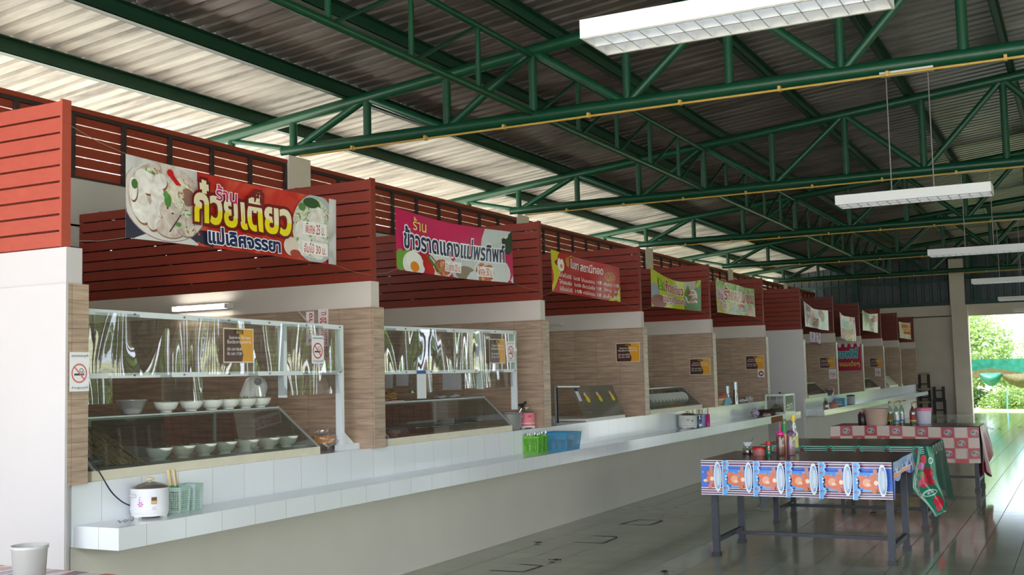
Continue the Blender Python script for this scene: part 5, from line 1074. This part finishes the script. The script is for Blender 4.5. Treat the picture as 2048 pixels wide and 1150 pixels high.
glb(-2.10, 15.55, 'small amber bottle with red and yellow label, beside the white pail', AMB, (mat((110, 40, 16), .3), 1), (mat((150, 40, 40), .5), mat((214, 196, 60), .5)), GCAP, h=.28)
t = thing('plastic_pail', 'white plastic pail with pink lid at the right of the checked table', 'pail', (-1.98, 15.68, z3)); b = MB(); b.lathe([(.085, 0), (.09, .008), (.1, .18)], mat((206, 206, 222), .4), n=32); b.build('pail_body', t); b = MB(); b.lathe([(.105, .17), (.108, .19), (.108, .205), (.1, .21), (.03, .214)], mat((232, 120, 150), .4), n=32); b.build('lid', t)
# ---------------------------------------------------------------- stacked stools at the far wall
WD = mat((34, 28, 26), .6, var=.2); WDL = mat((150, 130, 100), .6, var=.15)
def stool(x, y, z, lab, flip=False, w=.17, h=.42, seat=WD):
    t = thing('wooden_stool', lab, 'stool', (x, y, z), 'stacked stools at the far wall'); b = MB()
    f = (lambda q: h-q) if flip else (lambda q: q)
    def bx(x0, x1, y0, y1, a, c, mm, nm): b = MB(); za, zc = sorted((f(a), f(c))); b.box(x0, x1, y0, y1, za, zc, mm); b.build(nm, t)
    bx(-w, w, -w, w, h-.06, h, seat, 'seat')
    for sx in (-1, 1):
        for sy in (-1, 1): bx(sx*w*.82-.028, sx*w*.82+.028, sy*w*.82-.028, sy*w*.82+.028, 0, h-.04, WD, 'leg')
    for s in (-1, 1): bx(-w*.8, w*.8, s*w*.82-.01, s*w*.82+.01, h*.25, h*.25+.03, WD, 'stretcher')
    return t
stool(-4.79, 38.44, FZ, 'dark wooden stool at the bottom of the stack by the counter end', seat=WDL)
stool(-4.79, 38.44, FZ+.42, 'dark wooden stool in the middle of the stack by the counter end', seat=WDL)
stool(-4.79, 38.44, FZ+.84, 'dark wooden stool on top of the stack by the counter end', h=.5, seat=WDL)
stool(-4.36, 38.5, FZ, 'wider dark stool standing beside the stack at the far wall', w=.19, h=.46)
stool(-4.36, 38.5, FZ+.46, 'dark stool turned upside down on the wider stool at the far wall', flip=True, w=.17)
# dry leaves on the floor
LFM = mat((70, 48, 36), .7, var=.3)
lf = None
for i, (u, v) in enumerate(((1746, 1028), (1985, 858), (2000, 858), (1978, 856), (2040, 854), (1905, 842), (1952, 839), (1550, 868), (1888, 1010), (1770, 1000), (1075, 1087), (1110, 1122), (1330, 1146))):
    p = at(u, v, Z=FZ)
    if lf is None: b = MB(); b.sheet(lambda a, c: ((a-.5)*.11, (c-.5)*.06*math.sin(a*3.1)+.0, .012*abs(math.sin(a*4+c*2))+.002), 6, 4, LFM); lf = b.build('dry_leaf'); tag(lf, 'small dry brown leaf lying on the floor tiles', 'leaf', 'dry leaves scattered on the floor'); o = lf
    else: o = lf.copy(); COL.objects.link(o)
    o.location = (p.x, p.y, FZ+.003); o.rotation_euler = (0, 0, random.uniform(0, 6))
# ================================================================== OUTSIDE
random.seed(11)
GRASS = foodmat('ground_grass', [(.35, (120, 140, 80)), (.5, (170, 180, 120)), (.65, (206, 200, 170))], .8)
PAVE = mat((214, 208, 196), .9, var=.06, scale=2)
b = MB(); b.box(-60, 60, YW+.1, 110, FZ-.2, FZ-.05, GRASS); b.box(13, 19, -40, YW+.1, FZ-.2, FZ-.05, PAVE); b.box(19, 70, -40, YW+.1, FZ-.2, FZ-.06, GRASS); b.box(-60, -8.3, -40, YW+.1, FZ-.2, FZ-.05, PAVE); b.box(-8.3, 13, -40, -2.5, FZ-.2, FZ-.04, PAVE)
b.build('ground', kind='structure')
def leafm(name, c, t_=.5):
    m, t, N, L, B = nt(name); oi = N.new('ShaderNodeNewGeometry'); n = N.new('ShaderNodeTexNoise'); n.inputs['Scale'].default_value = 1.7; n.inputs['Detail'].default_value = 3; L.new(oi.outputs['Position'], n.inputs['Vector'])
    mx = N.new('ShaderNodeMix'); mx.data_type = 'RGBA'; k = rgb(c); mx.inputs[6].default_value = [x*.55 for x in k[:3]]+[1]; mx.inputs[7].default_value = [min(1, x*1.45) for x in k[:3]]+[1]; L.new(n.outputs['Fac'], mx.inputs[0])
    tr = N.new('ShaderNodeBsdfTranslucent'); L.new(mx.outputs[2], tr.inputs[0]); L.new(mx.outputs[2], B.inputs['Base Color']); B.inputs['Roughness'].default_value = .5
    ms = N.new('ShaderNodeMixShader'); ms.inputs[0].default_value = t_; L.new(B.outputs[0], ms.inputs[1]); L.new(tr.outputs[0], ms.inputs[2]); L.new(ms.outputs[0], N['Material Output'].inputs[0]); return m
LF1 = leafm('leaves_bright', (150, 178, 112)); LF2 = leafm('leaves_dark', (92, 124, 72)); BARK = mat((110, 92, 76), .9, var=.2, scale=5)
def foliage(n, rx, ry, rz, cz, size, m, blobs=9, seed=0):
    r = random.Random(seed); b = MB(); cs = [(r.uniform(-.6, .6)*rx, r.uniform(-.6, .6)*ry, cz+r.uniform(-.6, .6)*rz, r.uniform(.35, .6)) for _ in range(blobs)]
    vs = []; fs = []
    for i in range(n):
        c = r.choice(cs); th = r.uniform(0, 6.283); ph = math.acos(r.uniform(-1, 1)); k = c[3]*r.uniform(.7, 1.05)
        p = Vector((c[0]+rx*k*math.sin(ph)*math.cos(th), c[1]+ry*k*math.sin(ph)*math.sin(th), c[2]+rz*k*math.cos(ph)))
        a = Vector((r.gauss(0, 1), r.gauss(0, 1), r.gauss(0, .6))).normalized(); q = Vector((r.gauss(0, 1), r.gauss(0, 1), r.gauss(0, 1))); d = a.cross(q).normalized(); s = size*r.uniform(.6, 1.3)
        j = len(vs); vs += [p-a*s, p+d*s*.45, p+a*s, p-d*s*.45]; fs.append((j, j+1, j+2, j+3))
    b.add(vs, fs, m); return b
def tree(x, y, H, rx, m, label, n=5000, size=.16, seed=0, group=None, low=.35, name='leafy_tree', cat='tree'):
    t = thing(name, label, cat, (x, y, FZ-.06), group)
    foliage(n, rx, rx*.8, H*(1-low)/2, H*(low+(1-low)/2), size, m, 12, seed).build('foliage', t)
    b = MB(); b.tube([(0, 0, 0), (.1, 0, H*.3), (-.1, .1, H*.6)], [.16, .12, .06], BARK, 8); b.tube([(.1, 0, H*.3), (rx*.4, .2, H*.65)], [.08, .03], BARK, 6); b.tube([(.1, 0, H*.3), (-rx*.5, -.2, H*.6)], [.08, .03], BARK, 6); b.build('trunk', t); return t
# beyond the far opening
fars = [(-4.9, 46.5, 4.4, 2.3, 1, 'bright leafy tree seen at the left edge of the far opening'), (-1.2, 50, 3.0, 2.4, 1, 'tall bright tree behind the green net in the far opening'), (1.4, 47.5, 3.2, 2.2, 2, 'dark green tree beyond the far opening, right of the net'), (4.2, 49, 5.5, 3, 1, 'bright tree beyond the far opening, well right of the net'), (7.3, 47, 5, 2.8, 2, 'dark tree beyond the right end of the far opening'), (-8, 49, 5, 3, 2, 'dark tree hidden beyond the far wall, left of the opening')]
for i, (x, y, H, rx, mi, lab) in enumerate(fars): tree(x, y, H, rx, LF1 if mi == 1 else LF2, lab, 9000, .095, 100+i, 'trees beyond the far opening', .1)
bs = None
for i, x in enumerate((-5.2, -3.9, -2.7, -1.5, -.3, .9, 2.1, 3.5, 5.0, 6.6)):
    t = thing('garden_bush', 'low bright green bush on the ground beyond the far opening, %s from the left' % ORD[i], 'bush', (x, 44.9+.5*math.sin(i*2.1), FZ-.06), 'bushes beyond the far opening')
    foliage(2400, .95, .8, .45+.12*(i % 3), .42, .065, LF1 if i % 2 == 0 else LF2, 7, 200+i).build('foliage', t); b = MB(); b.tube([(0, 0, 0), (0, 0, .4)], .03, BARK, 6); b.build('stem', t)
# bright right-hand side trees
proto = [None, None]
k = 0
for i in range(12):
    y = -8+i*5.2; x = 25+2*math.sin(i*1.9)
    if proto[i % 2] is None: proto[i % 2] = tree(x, y, 6.2+i, 3.0, LF1 if i % 2 == 0 else LF2, 'leafy green tree outside the open right side of the hall', 6000, .2, 300+i, 'trees outside the open right side', .12)
    else: dup(proto[i % 2], (x, y, FZ-.06), i*1.3)
for i in range(4): dup(proto[i % 2], (-13.5-1.5*(i % 2), 44+i*-9+6, FZ-.06), i*2.0, 'leafy green tree outside behind the stalls', 'trees behind the stalls')
# green net
NET = mat((34, 122, 104), .5, var=.35, scale=6, transl=.25); NETB = mat((84, 82, 52), .8, var=.35, scale=12)
t = thing('shade_net', 'sagging green shade net with heaps of brown leaves beyond the far opening', 'net', (-2.9, 43.5, 1.6))
b = MB(); b.sheet(lambda a, c: (-4.1+4.2*a, 43.6+.3*math.sin(a*5), 1.66-.02*a-(1-c)*(.5+.18*abs(math.sin(a*8.2)))), 40, 10, NET); rel(b, t).build('upper_net', t)
for j, (cx, r, dz) in enumerate(((-3.15, .42, 1.08), (-2.15, .68, 1.05), (-.9, .6, 1.05))):
    b = MB(); b.sheet(lambda a, c: (cx-r+2*r*a, 43.5-.25*math.sin(math.pi*a)*math.sin(math.pi*c), dz+.12-.02*j-(1-c)*.52*math.sin(math.pi*a)**.7), 18, 8, NETB if j == 1 else NET); rel(b, t).build('sagging_pouch', t)
b = MB(); b.sheet(lambda a, c: (-3.9+3.9*a, 43.45, 1.20+.12*math.sin(a*8)-(1-c)*(.22+.06*math.sin(a*13))), 40, 4, NETB); rel(b, t).build('leaf_litter', t)
b = MB(); b.tube([(-2.65, 43.3, FZ-.05), (-2.62, 43.3, .6)], .022, mat((90, 170, 214), .5), 8); tag(b.build('blue_pole'), 'thin light blue pole standing below the green shade net', 'pole')
# ================================================================== LIGHT
w = bpy.data.worlds.new('world'); SC.world = w; w.use_nodes = True; N = w.node_tree.nodes; L = w.node_tree.links; BG = N['Background']
tc = N.new('ShaderNodeTexCoord'); n = N.new('ShaderNodeTexNoise'); n.inputs['Scale'].default_value = 2.2; n.inputs['Detail'].default_value = 6; L.new(tc.outputs['Generated'], n.inputs['Vector'])
cr = N.new('ShaderNodeValToRGB'); cr.color_ramp.elements[0].position = .35; cr.color_ramp.elements[0].color = (.62, .78, 1, 1); cr.color_ramp.elements[1].position = .62; cr.color_ramp.elements[1].color = (1, .98, .95, 1)
L.new(n.outputs['Fac'], cr.inputs[0]); L.new(cr.outputs[0], BG.inputs[0]); BG.inputs[1].default_value = SKY_S
s = bpy.data.lights.new('sun', 'SUN'); s.energy = SUN_E; s.angle = math.radians(2); s.color = (1, .95, .86)
so = bpy.data.objects.new('sun', s); COL.objects.link(so); d = Vector((.28, .42, -.86)); so.rotation_euler = d.to_track_quat('-Z', 'Y').to_euler(); so.location = (-10, -20, 30)
SC.view_settings.view_transform = 'Standard'; SC.view_settings.look = 'AgX - Medium High Contrast' if False else 'None'; SC.view_settings.exposure = EXPO; SC.view_settings.gamma = 1
SC.cycles.use_denoising = True
SC.cycles.max_bounces = 7; SC.cycles.diffuse_bounces = 4; SC.cycles.glossy_bounces = 3; SC.cycles.transmission_bounces = 4; SC.cycles.transparent_max_bounces = 10; SC.cycles.sample_clamp_indirect = 6; SC.cycles.caustics_reflective = False; SC.cycles.caustics_refractive = False
